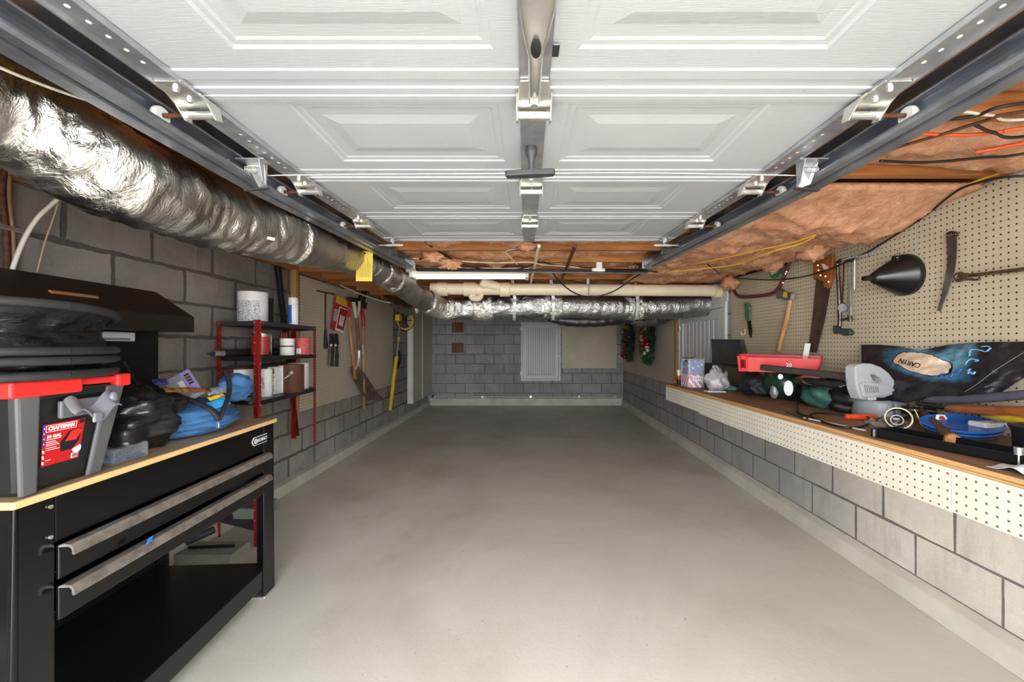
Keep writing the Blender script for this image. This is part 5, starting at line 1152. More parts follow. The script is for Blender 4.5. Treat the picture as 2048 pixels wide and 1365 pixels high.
for x, y in ((1636, 531), (1637, 541), (1641, 551), (1651, 553), (1657, 564)): b.cyl(rq(x, y, .027), rq(x, y, .031), .004, n=10)
b.build('brass_screw', M((214, 186, 120), .3, 1, 0, key='brass'), hn, 40)
t = thing('hacksaw', 'old hacksaw with a dark pistol grip hanging beside the handsaw', 'saw', rq(1690, 600))
OLD = steel((116, 104, 92), .45, .3, 30, 'old_frame')
b = MB(); b.tube(sm([rq(1703, 522, .03), rq(1690, 520, .03), rq(1678, 523, .03), rq(1675, 532, .03), rq(1677, 570, .03), rq(1679, 610, .03), rq(1680, 640, .03), rq(1679, 654, .03)], 5), .0105, 10); b.build('saw_frame', OLD, t, 180)
b = MB(); b.prism([rq(1697, 520, .026), rq(1700.5, 520, .026), rq(1704, 632, .026), rq(1699.5, 632, .026)], RN*.008); b.build('saw_blade', GALV, t)
b = MB(); b.bar(rq(1681, 641, .03), rq(1704, 636, .03), .010, .014); b.cyl(rq(1700, 632, .03), rq(1701, 643, .03), .011, n=10); b.build('tension_pin', OLD, t, 40)
b = MB(); b.prism([rq(x, y, .014) for x, y in ((1675, 652), (1681, 652), (1685, 657), (1704, 658), (1710, 663), (1708, 671), (1697, 672), (1685, 667), (1677, 668), (1675, 662))], RN*.03); b.build('grip', M((52, 60, 58), .55, 0, .15, 20, key='grip_dark'), t, None, .006)
t = thing('scraper_disc', 'small grey disc on a thin blade hanging behind the hacksaw frame', 'tool', rq(1686, 600))
b = MB(); b.prism([rq(1687, 528, .016), rq(1689, 528, .016), rq(1688, 560, .016), rq(1686, 606, .016), rq(1683, 606, .016), rq(1686, 560, .016)], RN*.003); b.build('blade', RUST, t)
b = MB(); b.cyl(rq(1685, 616, .012), rq(1685, 616, .026), .026, n=22); b.build('disc', M((96, 94, 98), .5, .4, .2, 20, key='disc_grey'), t, 40, .003)
b = MB(); b.cyl(rq(1709, 515, .02), rq(1709, 579, .02), .006, n=12); b.build('steel_rod', ZINC, None, 40, 0, 'thin bright steel rod hanging right of the hacksaw', 'rod')
t = thing('tow_chain', 'loose steel chain looped along pegs above the hacksaw', 'chain', rq(1715, 512))
pc = sm([rq(1684, 521, .04), rq(1695, 517, .045), rq(1708, 514, .045), rq(1722, 513, .045), rq(1736, 509, .04), (rq(1747, 505, .04)), rq(1758, 497, .03)], 4)
for k in range(0, len(pc)-1):
    d = (pc[k+1]-pc[k]).normalized(); x, y, _ = basis(d); c = (pc[k]+pc[k+1])/2; L_ = (pc[k+1]-pc[k]).length*.72
    e = x if k % 2 else y; b = MB(); q = []
    for j in range(12):
        a = 2*math.pi*j/12; q.append(c+d*math.cos(a)*L_+e*math.sin(a)*.008)
    q.append(q[0]); b.tube(q, .0022, 5, False); b.build('chain_link', GALV, t, 180)
t = thing('funnel', 'large black plastic funnel hung sideways on the pegboard', 'funnel', rq(1790, 550, .09))
f1 = rq(1814, 550, .004); f0 = f1+RN*.212+V((0, 0, -.018)); ax = (f1-f0).normalized(); Ln = (f1-f0).length
FUN = M((20, 20, 20), .32, 0, .05, 10, key='funnel_black')
b = MB(); b.lathe([(.006, 0), (.011, .0), (.0145, Ln*.20), (.024, Ln*.22), (.040, Ln*.36), (.046, Ln*.40), (.098, Ln*.86), (.101, Ln*.88), (.101, Ln*.98), (.097, Ln*.98), (.096, Ln*.88), (.043, Ln*.40), (.020, Ln*.24), (.009, Ln*.18), (.006, 0)], f0, ax, 40, cap=False); b.build('funnel_body', FUN, t, 40)
b = MB(); b.prism([rq(1789, 512, .07), rq(1799, 511, .07), rq(1800, 526, .07), rq(1786, 528, .07)], RN*.014); b.build('hanging_tab', FUN, t, None, .003)
b = MB(); b.tube(sm([rq(1795, 500, .0), rq(1795, 508, .05), rq(1794, 516, .09)], 5), .0022, 6); b.build('peg_hook', ZINC, None, 180, 0, 'wire peg hook holding the black funnel', 'hook')
t = thing('pruning_saw', 'curved pruning saw blade, dark at the top and bright at the tip', 'saw', rq(1900, 540))
le = [(1893, 470), (1895, 495), (1896, 520), (1894, 545), (1890, 565), (1885, 590), (1878, 615), (1875, 621)]
ri = [(1914, 470), (1914, 495), (1913, 520), (1909, 545), (1904, 562), (1897, 585), (1888, 606), (1882, 624)]
def strip(name, i0, i1, mat, teeth=False):
    b = MB(); lft = []
    for k in range(i0, i1):
        (xa, ya), (xb, yb2) = le[k], le[k+1]
        for j in range(7):
            f = j/7; lft.append((xa+(xb-xa)*f-(1.6 if (j % 2 and teeth) else 0), ya+(yb2-ya)*f))
    lft.append(le[i1]); P = [rq(x, y, .018) for x, y in lft]+[rq(x, y, .018) for x, y in reversed(ri[i0:i1+1])]
    b.prism(P, RN*.003); return b.build(name, mat, t)
strip('blade_top', 0, 3, M((70, 58, 54), .6, .2, .2, 20, key='prune_brown')); strip('blade_tip', 3, 7, steel((176, 176, 182), .35, .2, 14, 'prune_bright'), True)
b = MB(); b.tube(sm([rq(1894, 471, .02), rq(1896, 467, .02), rq(1904, 465, .02), rq(1912, 467, .02), rq(1914, 472, .02)], 4), .006, 8); b.build('rolled_end', M((52, 42, 38), .6, .2, .1, key='prune_end'), t, 180)
b = MB(); b.tube(sm([rq(1890, 469, .028), rq(1896, 472, .03), rq(1905, 470, .032), rq(1912, 469, .03)], 4), .0016, 6); b.build('hanging_wire', ZINC, t, 180)
t = thing('ratchet_bar', 'long steel ratchet bar with a ring head at the right edge', 'wrench', rq(1980, 545))
BAR = steel((136, 128, 114), .4, .25, 24, 'bar_steel')
c = rq(1919, 554, .03); b = MB(); b.ring(c, RN, .0155, .0065, 26, 8); b.prism([rq(1923, 546, .02), rq(1936, 546, .02), rq(1944, 550, .02), rq(1942, 557, .02), rq(1928, 562, .02)], RN*.018); b.build('ring_head', BAR, t, 60)
b = MB(); b.cyl(c-RN*.004, c+RN*.004, .0125, n=18); b.build('ring_insert', M((150, 160, 190), .2, .9, .1, key='ring_blue'), t, 40)
b = MB(); b.cyl(rq(1934, 552, .03), rq(2070, 536, .03), .0075, n=14); b.build('shaft', BAR, t, 40)
b = MB(); b.tube(sm([rq(1930, 558, .03), rq(1945, 560, .03), rq(1960, 559, .03)], 4), .004, 8); b.build('lever', BAR, t, 180)
# ================================================================== wreaths on the far right wall
LEAF = M((44, 70, 46), .6, 0, .3, 30, key='leaf_green'); LEAF2 = M((70, 100, 60), .6, 0, .3, 30, key='leaf_light')
BAUB = [M((150, 24, 28), .18, .3, .05, key='bauble_red'), M((166, 160, 60), .2, .5, .05, key='bauble_gold'), M((110, 130, 40), .25, .3, .05, key='bauble_lime'), M((200, 190, 180), .2, .3, .05, key='bauble_silver')]
def wreath(label, px, py, Y, R, nb, seed):
    rnd = random.Random(seed); z0 = EYE+(CY-py)*Y/FPX
    t = thing('holiday_wreath', label, 'wreath', rw(Y, z0-R, .10))
    for nm, cnt, m, ln in (('foliage', 1500, LEAF, .095), ('foliage_tips', 450, LEAF2, .085)):
        b = MB()
        for k in range(cnt):
            a = rnd.uniform(0, 2*math.pi); rr = R*math.sqrt(rnd.uniform(.05, 1.0)); w_ = .05+.12*rnd.random()*(1-.4*rr/R)
            c = rw(Y+math.cos(a)*rr*.85, z0+math.sin(a)*rr, w_)
            d = V((rnd.uniform(-1, -.05), math.cos(a)+rnd.uniform(-.8, .8), math.sin(a)+rnd.uniform(-.9, .6))).normalized()*ln*rnd.uniform(.6, 1.2)
            s_ = d.cross(V((rnd.uniform(-1, 1), rnd.uniform(-1, 1), rnd.uniform(-1, 1)))).normalized()*ln*.13
            n_ = d.cross(s_).normalized()*ln*.03
            b.add([c, c+d*.5+s_+n_, c+d, c+d*.5-s_+n_, c+d*.5-n_], [(0, 1, 4), (1, 2, 4), (2, 3, 4), (3, 0, 4), (0, 3, 2, 1)])
        b.build(nm, m, t, kind='stuff')
    b = MB(); b.ring(rw(Y, z0, .04), RN, R*.45, .010, 30, 6); b.build('wire_ring', BLACKM, t, 180)
    for k in range(nb):
        a = rnd.uniform(0, 2*math.pi); rr = R*rnd.uniform(.15, .95); r = rnd.uniform(.022, .042)
        b = MB(); b.ball(rw(Y+math.cos(a)*rr*.8, z0+math.sin(a)*rr, .15+.05*rnd.random()), r, None, None, 14, 10); b.build('bauble', BAUB[rnd.choice([0, 0, 0, 0, 1, 2, 2, 3])], t, 180)
wreath('green holiday wreath with red and gold baubles, nearer of two on the far right wall', 1294, 682, 6.25, .32, 30, 3)
wreath('green holiday wreath with red baubles, farther of two on the far right wall', 1257, 684, 7.5, .32, 16, 8)
# ================================================================== things on the right-hand counter
def on(px, py): return onz(px, py, ZS)
DZ = V((0, 0, .001))
# clear tub with a flag print
t = thing('clear_tub', 'clear plastic tub with stars and stripes packaging at the far end of the counter', 'tub', (1.39, 3.39, ZS))
x0, x1, y0, y1, zt = 1.322, 1.46, 3.30, 3.47, 1.128
b = MB(); b.box((x0, y0, ZS+.001), (x1, y1, zt)); b.build('tub_shell', M((214, 218, 226), .1, 0, 0, 10, 0, 60, .5, None, .30, key='tub_clear'), t, None, .012)
FLAGB = N('stars_blue'); gp = FLAGB.obj(); vo = FLAGB.n('ShaderNodeTexVoronoi'); FLAGB.l(gp, vo.inputs['Vector']); vo.inputs['Scale'].default_value = 34
FLAGB.l(FLAGB.mix(FLAGB.ramp(vo.outputs['Distance'], .26, .32), L((226, 228, 236)), L((70, 96, 150))), FLAGB.b.inputs['Base Color']); FLAGB.set(Roughness=.5)
STRP = N('stripes_red'); gp = STRP.obj(); sx = STRP.n('ShaderNodeSeparateXYZ'); STRP.l(gp, sx.inputs[0])
ff = STRP.math('FRACT', STRP.math('MULTIPLY', STRP.math('ADD', STRP.math('ADD', sx.outputs['X'], STRP.math('MULTIPLY', sx.outputs['Z'], .7)), sx.outputs['Y']), 21))
STRP.l(STRP.mix(STRP.math('GREATER_THAN', ff, .5), L((232, 226, 228)), L((198, 64, 88))), STRP.b.inputs['Base Color']); STRP.set(Roughness=.5)
b = MB(); b.box((x0+.012, y0+.010, 1.0), (x1-.010, y1-.01, 1.112)); b.build('star_print', FLAGB.m, t, None, .01)
b = MB(); b.box((x0+.012, y0+.010, ZS+.006), (x1-.010, y1-.01, .998)); b.build('stripe_print', STRP.m, t, None, .01)
b = MB(); b.box((x0+.04, y0+.006, .945), (x1-.012, y0+.009, .985)); lb = b.build('label', WHITEM, t, None, .002)
b = MB()
for k in range(4): b.box((x0+.05+.02*k, y0+.005, .958), (x0+.06+.02*k, y0+.006, .972))
b.build('label_print', M((90, 96, 120), .5, 0, 0, key='print_blue'), lb)
b = MB(); b.box((x0+.0, y0+.12, zt), (x0+.1, y0+.14, zt+.006)); b.box((x0-.004, y0+.02, zt-.03), (x0+.004, y0+.05, zt-.008)); b.build('carry_handle', BLACKP, t, None, .002)
c = on(1358, 770); t = thing('glue_bottle', 'small red bottle with white cap at the far corner of the counter', 'bottle', c)
b = MB(); b.cyl(c+DZ, c+V((0, 0, .05)), .019, n=16); b.build('bottle_base', BLACKP, t, 40)
b = MB(); b.cyl(c+V((0, 0, .05)), c+V((0, 0, .085)), .019, n=16); b.build('bottle_band', M((176, 44, 44), .4, 0, .05, key='glue_red'), t, 40)
b = MB(); b.lathe([(.018, .085), (.018, .13), (.014, .135)], c, ZUP, 16); b.build('cap', WHITEP, t, 40)
c = on(1350, 767); b = MB(); b.ball(c+V((.03, .0, .016)), .05, .03, .016, 16, 8); b.build('wood_block', STUD, None, 60, 0, 'small lump of pale wood behind the glue bottle', 'wood')
# crumpled clear bag
def bagfn(seed, zmin, k=.35):
    return lambda u, p: V((p.x*(1+k*fb(u, 1.7, seed, 4)), p.y*(1+k*fb(u, 1.6, seed+3, 4)), max(p.z*(1+k*fb(u, 1.6, seed+6, 4))*(1 if u.z < .3 else 1+.5*abs(nz(u, 2.6, seed))), zmin)))
t = thing('plastic_bag', 'translucent grey plastic bag of small parts beside the clear tub', 'bag', (1.475, 3.13, ZS))
c = V((1.475, 3.13, ZS)); b = MB(); b.ball(c+V((.0, .0, .075)), .078, .07, .09, 36, 26, bagfn(5, -.074, .45)); b.build('bag_film', M((186, 180, 184), .25, 0, .15, 14, .4, 50, .5, None, .8, key='bag_film'), t, 180)
b = MB(); b.prism([c+V((.06, .04, .10)), c+V((.095, .05, .165)), c+V((.085, .06, .06)), c+V((.05, .05, .06))], (0, .006, 0)); b.build('bag_corner', M((176, 170, 172), .3, 0, .15, 14, .4, 50, .5, None, .85, key='bag_film2'), t, None, .002)
# open metal tool box
TBX = M((44, 42, 40), .5, .1, .2, 10, key='toolbox_dark'); TBE = M((110, 108, 104), .45, .3, .15, 10, key='toolbox_edge'); TBB = M((62, 50, 44), .6, 0, .15, 10, key='toolbox_brown')
t = thing('tool_chest', 'open dark metal tool box with its lid standing up at the back of the counter', 'tool box', (1.68, 3.40, ZS))
b = MB()
X0, X1, Y0, Y1, Z1 = 1.505, 1.885, 3.27, 3.50, 1.085
b.box((X0, Y0, ZS+.001), (X1, Y1, ZS+.01)); b.box((X0, Y0, ZS+.01), (X1, Y0+.005, Z1)); b.box((X0, Y1-.005, ZS+.01), (X1, Y1, Z1)); b.box((X0, Y0, ZS+.01), (X0+.005, Y1, Z1)); b.box((X1-.005, Y0, ZS+.01), (X1, Y1, Z1)); b.build('box_body', TBB, t)
b = MB(); A = [V((1.60, 3.48, 1.09)), V((1.885, 3.48, 1.09)), V((1.86, 3.53, 1.285)), V((1.62, 3.53, 1.285))]
B_ = [p+V((0, -.07, .0)) for p in A]; B_[0].x -= .03; B_[3].x -= .04; B_[1].x += .0; B_[2].x += .0; B_[2].z -= .0; B_[3].z += .005
b.prism(A, (0, .004, 0)); ld = b.build('lid', TBX, t)
b = MB()
for i in (1, 2, 3):
    j = (i+1) % 4; b.add([A[i], A[j], B_[j], B_[i], A[i]+V((0, 0, .003)), A[j]+V((0, 0, .003)), B_[j]+V((0, 0, .003)), B_[i]+V((0, 0, .003))], [(0, 1, 2, 3), (7, 6, 5, 4), (0, 4, 5, 1), (1, 5, 6, 2), (2, 6, 7, 3), (3, 7, 4, 0)])
b.build('lid_rim', TBE, ld)
b = MB(); b.box((1.80, Y0-.006, 1.02), (1.82, Y0, 1.06)); b.build('latch', ZINC, t, None, .002)
# black case below the red tray and a long level
b = MB(); b.ob((1.755, 2.60, .976), RE*.20, RN*.06, ZUP*.0915); b.build('hard_case', M((28, 28, 30), .45, 0, .1, 10, key='case_black'), None, None, .012, 'black hard case beneath the red parts tray', 'case')
b = MB(); p0, p1 = at(1434, 724, 3.18), at(1500, 738, 2.86); p0.z = 1.098; p1.z = 1.098; b.bar(V((1.497, 3.19, 1.10)), V((1.55, 2.90, 1.086)), .07, .028); b.build('spirit_level', M((24, 24, 25), .4, 0, .1, key='level_black'), None, None, .004, 'black straight bar lying from the tool box toward the red tray', 'level')
# red parts tray
RT = M((206, 32, 34), .35, 0, .05, 8, key='tray_red')
F0, F1 = V((1.365, 2.60, 1.0695)), V((1.690, 2.345, 1.0695)); ta = (F1-F0).normalized(); tp = V((-ta.y, ta.x, 0)); TLn = (F1-F0).length
t = thing('parts_tray', 'bright red open tray numbered in white, beneath the handsaw', 'tray', (F0+F1)/2+tp*.08)
def tt_(s, w_, z): return F0+ta*s*TLn+tp*w_+V((0, 0, z))
def wallp(mb, pts, dv): mb.prism([tt_(*p) for p in pts], dv)
b = MB()
b.prism([tt_(.02, .01, 0), tt_(.97, .02, 0), tt_(.97, .155, 0), tt_(.02, .165, 0)], (0, 0, .005))
wallp(b, [(.13, .0, 0), (.98, .02, 0), (1.03, .012, .088), (.13, -.012, .092)], tp*.005)
wallp(b, [(.0, .17, 0), (.98, .155, 0), (1.03, .165, .10), (-.02, .178, .11)], tp*.005)
wallp(b, [(.98, .02, 0), (.98, .155, 0), (1.03, .165, .10), (1.03, .012, .088)], ta*.005)
# handle end with a slot
for pts in ([(0, .0, 0), (.03, .0, 0), (.02, -.012, .10), (-.02, -.012, .10)], [(.10, .0, 0), (.135, .0, 0), (.135, -.012, .092), (.10, -.012, .10)], [(.03, .0, 0), (.10, .0, 0), (.10, -.003, .022), (.03, -.003, .022)], [(.03, -.009, .076), (.10, -.009, .076), (.10, -.012, .10), (.03, -.012, .10)]):
    wallp(b, pts, tp*.006)
wallp(b, [(0, .0, 0), (0, .17, 0), (-.02, .178, .11), (-.02, -.012, .10)], ta*.005)
wallp(b, [(.135, .0, 0), (.135, .17, 0), (.135, .17, .07), (.135, .0, .07)], ta*.004)
b.build('tray_body', RT, t, None, .0015)
b = MB(); b.prism([tt_(-.02, .06, .105), tt_(1.03, .08, .097), tt_(1.03, .088, .097), tt_(-.02, .068, .105)], (0, 0, .004)); b.prism([tt_(.38, .0, .005), tt_(.38, .16, .005), tt_(.38, .16, .085), tt_(.38, .0, .085)], ta*.003); b.prism([tt_(.72, .01, .005), tt_(.72, .16, .005), tt_(.72, .16, .09), tt_(.72, .01, .09)], ta*.003); b.build('divider', RT, t, None, .001)
text('number', '20', .030, tt_(.66, -.0105, .046), ta, ZUP+tp*-.1, WHITEP, t, .0005, bold=.0006)
b = MB(); b.ob(tt_(.30, .08, .06), ta*.05, tp*.05, ZUP*.03); b.build('parts_packet', M((150, 150, 156), .3, 0, .3, 40, .2, 60, key='packet_grey'), None, None, .006, 'grey packet of hardware inside the red tray', 'packet')
b = MB(); a0 = tt_(.83, .12, .008); b.ob(a0+V((.004, 0, .085)), ta*.015, tp*.002, ZUP*.085+ta*.012); b.build('paint_stick', M((204, 202, 196), .6, 0, .08, key='stick_white'), None, None, .0015, 'pale paint stick standing in the red tray', 'stick')
b = MB(); b.bar(at(1524, 735, 2.42), at(1722, 757, 1.98), .045, .034); b.build('dark_bar', M((50, 44, 40), .55, 0, .2, 30, .2, 60, key='bar_dark'), None, None, .006, 'long dark worn bar lying in front of the red tray', 'bar')
# soft things on the middle of the counter
DCL = M((26, 26, 34), .6, 0, .2, 14, .25, 60, key='cloth_navy')
def lump(name, label, c, r, mat, seed, cat, k=.35, zmin=None, R=None, n=34):
    zm = -r[2]*.75 if zmin is None else zmin
    b = MB(); b.ball(V(c)+V((0, 0, -zm+.001)), r[0], r[1], r[2], n, int(n*.7), bagfn(seed, zm, k), None)
    return b.build(name, mat, None, 180, 0, label, cat)
lump('work_glove', 'dark navy crumpled work gloves in front of the black case', on(1512, 793)+V((.03, .05, 0)), (.10, .13, .075), DCL, 31, 'gloves')
b = MB(); c = on(1459, 781); b.ball(c+V((0, .03, .018)), .07, .11, .022, 26, 14, bagfn(8, -.017, .5)); b.build('green_cloth', M((70, 128, 112), .55, 0, .1, 14, .2, 50, key='cloth_green'), None, 180, 0, 'small teal green cloth lying left of the dark gloves', 'cloth')
b = MB(); c = on(1432, 785)
b.slab(lambda u, v: c+V((-.07+.13*u, -.03+.08*v, .006+.012*abs(nz((u*3, v*3, 0), 1.3, 5)))), lambda u, v: c+V((-.07+.13*u, -.03+.08*v, .002)), 10, 8); b.build('paper_scrap', WHITEM, None, 60, 0, 'small white paper scrap near the counter edge by the plastic bag', 'paper')
# dark green power tool with white labels
DGR = M((30, 58, 50), .22, 0, .1, 10, 0, 60, .6, key='tool_dark_green')
t = thing('power_tool', 'glossy dark green power tool with white stickers in the middle of the counter', 'power tool', on(1570, 806))
c = on(1572, 800)+V((.0, .05, 0))
b = MB(); b.ball(c+V((0, .0, .105)), .10, .135, .104, 40, 30, lambda u, p: V((p.x*(1+.12*fb(u, 1.5, 3)), p.y, p.z*(1+.1*fb(u, 1.5, 5))))); b.build('tool_body', DGR, t, 180)
b = MB(); b.ball(on(1545, 790)+V((.0, .04, .155)), .035, .035, .032, 20, 14); b.build('knob', M((40, 90, 74), .25, 0, .1, key='knob_green'), t, 180)
def sticker(px, py, Y, rx, rz, tl=0):
    c2 = at(px, py, Y); b = MB(); n = 18
    d = V((-c2.x, -c2.y, EYE-c2.z)).normalized(); x = d.cross(ZUP).normalized(); y = x.cross(d)
    b.prism([c2+x*math.cos(2*math.pi*k/n)*rx+y*math.sin(2*math.pi*k/n)*rz for k in range(n)], d*.003); return b
STK = M((186, 186, 188), .4, 0, .06, 20, key='sticker_pale')
sticker(1577, 777, 2.33, .023, .044).build('sticker', STK, t)
sticker(1561, 754, 2.36, .013, .016).build('sticker', STK, t)
sticker(1607, 760, 2.30, .018, .016).build('sticker', STK, t)
b = MB(); b.ball(on(1548, 800)+V((0, 0, .055)), .022, .03, .05, 18, 12, bagfn(3, -.048, .2)); b.build('grey_grip', M((150, 150, 154), .35, .2, .2, 20, key='grip_grey'), t, 180)
b = MB(); b.ball(at(1640, 765, 2.2), .06, .20, .035, 30, 18, lambda u, p: p*(1+.2*fb(u, 2, 2))); b.build('tool_bar', M((30, 32, 34), .15, 0, .2, 14, .2, 30, key='bar_gloss'), t, 180)
lump('green_pouch', 'teal green canvas pouch beside the dark green power tool', on(1648, 818)+V((.04, .04, 0)), (.10, .13, .085), M((48, 92, 82), .55, 0, .12, 10, .3, 40, key='pouch_green'), 44, 'pouch', .3)
lump('black_pouch', 'black crumpled pouch left of the grey sander', on(1692, 826)+V((.05, .04, 0)), (.10, .10, .080), M((22, 22, 24), .5, 0, .15, 14, .25, 50, key='pouch_black'), 51, 'pouch', .3)
# grey sander
GS = M((160, 163, 168), .42, 0, .05, 8, key='sander_grey'); GS2 = M((128, 131, 137), .45, 0, .06, 8, key='sander_dark')
t = thing('sander', 'grey electric sander with an arched handle standing on its base', 'sander', on(1760, 836))
YS = 1.93
outl = [(1710, 735), (1716, 730), (1728, 727), (1745, 728), (1762, 734), (1778, 746), (1790, 762), (1800, 780), (1797, 786), (1770, 796), (1735, 801), (1722, 800), (1714, 780), (1711, 755)]
hole = [(1742, 750), (1752, 751), (1762, 757), (1769, 765), (1757, 765), (1748, 762)]
def sp(x, y, o=0.0): return at(x, y, YS)*1.0+V((.35*o, -o, 0))
bm = bmesh.new(); ov = [bm.verts.new(sp(*p)) for p in outl]; hv = [bm.verts.new(sp(*p)) for p in hole]
es = [bm.edges.new((L_[i], L_[(i+1) % len(L_)])) for L_ in (ov, hv) for i in range(len(L_))]
res = bmesh.ops.triangle_fill(bm, use_beauty=True, use_dissolve=False, edges=es)
fc = [f for f in bm.faces]; ex_ = bmesh.ops.extrude_face_region(bm, geom=fc); bmesh.ops.translate(bm, verts=[v for v in ex_['geom'] if isinstance(v, bmesh.types.BMVert)], vec=(-.012, .05, 0))
b = MB(); bm.verts.index_update(); b.add([v.co.copy() for v in bm.verts], [tuple(v.index for v in f.verts) for f in bm.faces]); bm.free()
b.build('sander_body', GS, t, None, .006)
b = MB(); b.prism([sp(x, y, .012) for x, y in ((1716, 768), (1726, 764), (1750, 766), (1772, 770), (1786, 780), (1770, 790), (1735, 796), (1722, 794))], V((-.004, .012, 0))); b.build('motor_bulge', GS, t, None, .005)
b = MB()
for k in range(7): b.bar(sp(1722+4.2*k, 770+k*.5, .014), sp(1725+4.2*k, 786-k*.2, .014), .003, .004, (0, -1, 0))
b.build('vent_slot', GS2, t)
b = MB(); c = sp(1734, 797, .02); b.ob(c, V((.02, 0, 0)), V((0, .002, 0)), V((0, 0, .007))); b.build('badge', M((186, 188, 192), .4, 0, .2, 90, key='badge_grey'), t, None, .002)
cb_ = on(1760, 836); b = MB()
b.lathe([(.095, 0), (.102, .008), (.102, .03), (.096, .034), (.098, .04), (.098, .072), (.085, .084), (.03, .09)], cb_+V((0, .045, .001)), ZUP, 36, 1.0, .62); b.build('sander_base', GS, t, 40)
b = MB(); b.ob(cb_+V((.085, .01, .045)), V((.03, 0, 0)), V((0, .03, 0)), V((0, 0, .038))); b.build('dust_port', GS, t, None, .008)
b = MB(); b.lathe([(.06, .084), (.06, .10)], cb_+V((0, .045, 0)), ZUP, 24, 1, .62); b.build('neck', GS2, t, 40)
cable('power_cord', '', sm([cb_+V((-.09, -.02, .095)), cb_+V((-.03, -.035, .09)), cb_+V((.05, -.02, .095)), cb_+V((.07, .03, .10)), cb_+V((0, .11, .10)), cb_+V((-.08, .07, .10)), cb_+V((-.09, -.01, .10)), cb_+V((-.02, -.04, .098)), cb_+V((.06, -.02, .10))], 4), .0045, CBLK, parent=t)
# loose cord, putty knife, orange handle
o6 = V((0, 0, .006))
cable('loose_cable', 'black power cord looping along the counter edge below the green tool', [on(1592, 802)+V((0, 0, .05)), on(1597, 826)+o6, on(1625, 838)+o6, on(1655, 850)+o6, on(1690, 858)+o6, on(1720, 857)+o6, on(1748, 846)+o6, on(1772, 838)+o6+V((0, 0, .01)), on(1790, 838)+V((0, 0, .03))], .0048, CBLK)
cable('loose_cable', 'second black cord crossing over the putty knife', [on(1612, 843)+o6, on(1625, 834)+o6*2.6, on(1650, 830)+o6*1.2, on(1690, 832)+o6, on(1725, 835)+o6*1.5, on(1735, 842)+o6*3, on(1752, 852)+o6*3.4], .0045, CBLK)
t = thing('putty_knife', 'dark blade tool with a long pale handle at the counter edge', 'putty knife', on(1640, 848))
c0, c1 = on(1578, 824), on(1608, 838); d = (c1-c0).normalized(); s_ = d.cross(ZUP)
b = MB(); b.prism([c0+s_*.014+DZ, c0-s_*.014+DZ, c0+d*.03-s_*.028+DZ, c1-s_*.012+DZ, c1+s_*.012+DZ, c0+d*.03+s_*.028+DZ], (0, 0, .004)); b.build('blade', M((44, 44, 50), .45, .2, .1, key='putty_dark'), t, None, .002)
b = MB(); b.bar(c1+V((0, 0, .005)), on(1730, 864)+V((0, 0, .005)), .013, .006); b.build('handle', M((214, 204, 196), .5, 0, .06, key='handle_pale'), t, None, .002)
c0, c1 = on(1690, 840)+V((0, 0, .014)), on(1752, 841)+V((0, 0, .014))
t = thing('screwdriver', 'screwdriver with a fat orange handle lying before the sander', 'screwdriver', (c0+c1)/2-V((0, 0, .013)))
b = MB(); ax = (c1-c0); Ln = ax.length; b.lathe([(.004, 0), (.011, .003), (.0135, .012), (.0115, .018), (.0115, .022), (.0135, .03), (.0138, Ln*.8), (.011, Ln*.92), (.013, Ln*.98), (.008, Ln)], c0, ax, 18); b.build('handle', M((232, 84, 40), .4, 0, .06, 20, key='handle_orange'), t, 40)
b = MB(); b.cyl(c1, c1+ax.normalized()*.05, .003, n=8); b.build('shank', ZINC, t, 40)
# black leather vest with a painted back
def vw(px, py):
    f = max(0, min(1, (py-686)/112)); g = (px-1880)/170
    return .015+.10*f**1.2+.035*math.sin(math.pi*min(1, max(0, f)))*(1-.5*g*g)
def vsurf(px, py, o=0.0): return onr(px, py, vw(px, py)+o+.012)
TOPC = [(1722, 690), (1760, 690), (1800, 693), (1836, 702), (1858, 698), (1895, 690), (1940, 686), (2000, 684), (2075, 684)]
BOTC = [(1724, 745), (1742, 772), (1776, 800), (1806, 806), (1850, 800), (1905, 792), (1950, 796), (1995, 790), (2075, 740)]
def curve(c, u):
    f = u*(len(c)-1); i = min(int(f), len(c)-2); t_ = f-i; return (c[i][0]+(c[i+1][0]-c[i][0])*t_, c[i][1]+(c[i+1][1]-c[i][1])*t_)
def vest(u, v, o=0.0, wr=1.0):
    a, c = curve(TOPC, u), curve(BOTC, u); px, py = a[0]+(c[0]-a[0])*v, a[1]+(c[1]-a[1])*v
    w_ = vw(px, py)+o+wr*(.018*fb((px*.012, py*.03, 0), 1.0, 6, 4)-.022*abs(nz((px*.018+py*.012, py*.03-px*.004, 0), 1.0, 3))*min(1, 3*v))
    p = onr(px, py, w_+.03); p.z = max(p.z, ZS+.004+.0*o); return p
def vback(u, v):
    a, c = curve(TOPC, u), curve(BOTC, u); px, py = a[0]+(c[0]-a[0])*v, a[1]+(c[1]-a[1])*v
    p = onr(px, py, .016+.55*max(0, vw(px, py)-.05)); p.z = max(p.z, ZS+.002); return p
LEA = N('painted_leather'); gp = LEA.world(); sx = LEA.n('ShaderNodeSeparateXYZ'); LEA.l(gp, sx.inputs[0])
pc_ = vsurf(1838, 727, .02)
pa, pb = vsurf(1790, 714, .02), vsurf(1890, 738, .02); sl = (pb.z-pa.z)/(pb.y-pa.y)
nd = LEA.noise(gp, 14, 3); wob = LEA.math('MULTIPLY', LEA.math('SUBTRACT', nd, .5), .5)
uu = LEA.math('MULTIPLY', LEA.math('SUBTRACT', sx.outputs['Y'], pc_.y), 1/(abs(pa.y-pb.y)*.56))
vv = LEA.math('MULTIPLY', LEA.math('SUBTRACT', LEA.math('SUBTRACT', sx.outputs['Z'], pc_.z), LEA.math('MULTIPLY', LEA.math('SUBTRACT', sx.outputs['Y'], pc_.y), sl)), 1/.042)
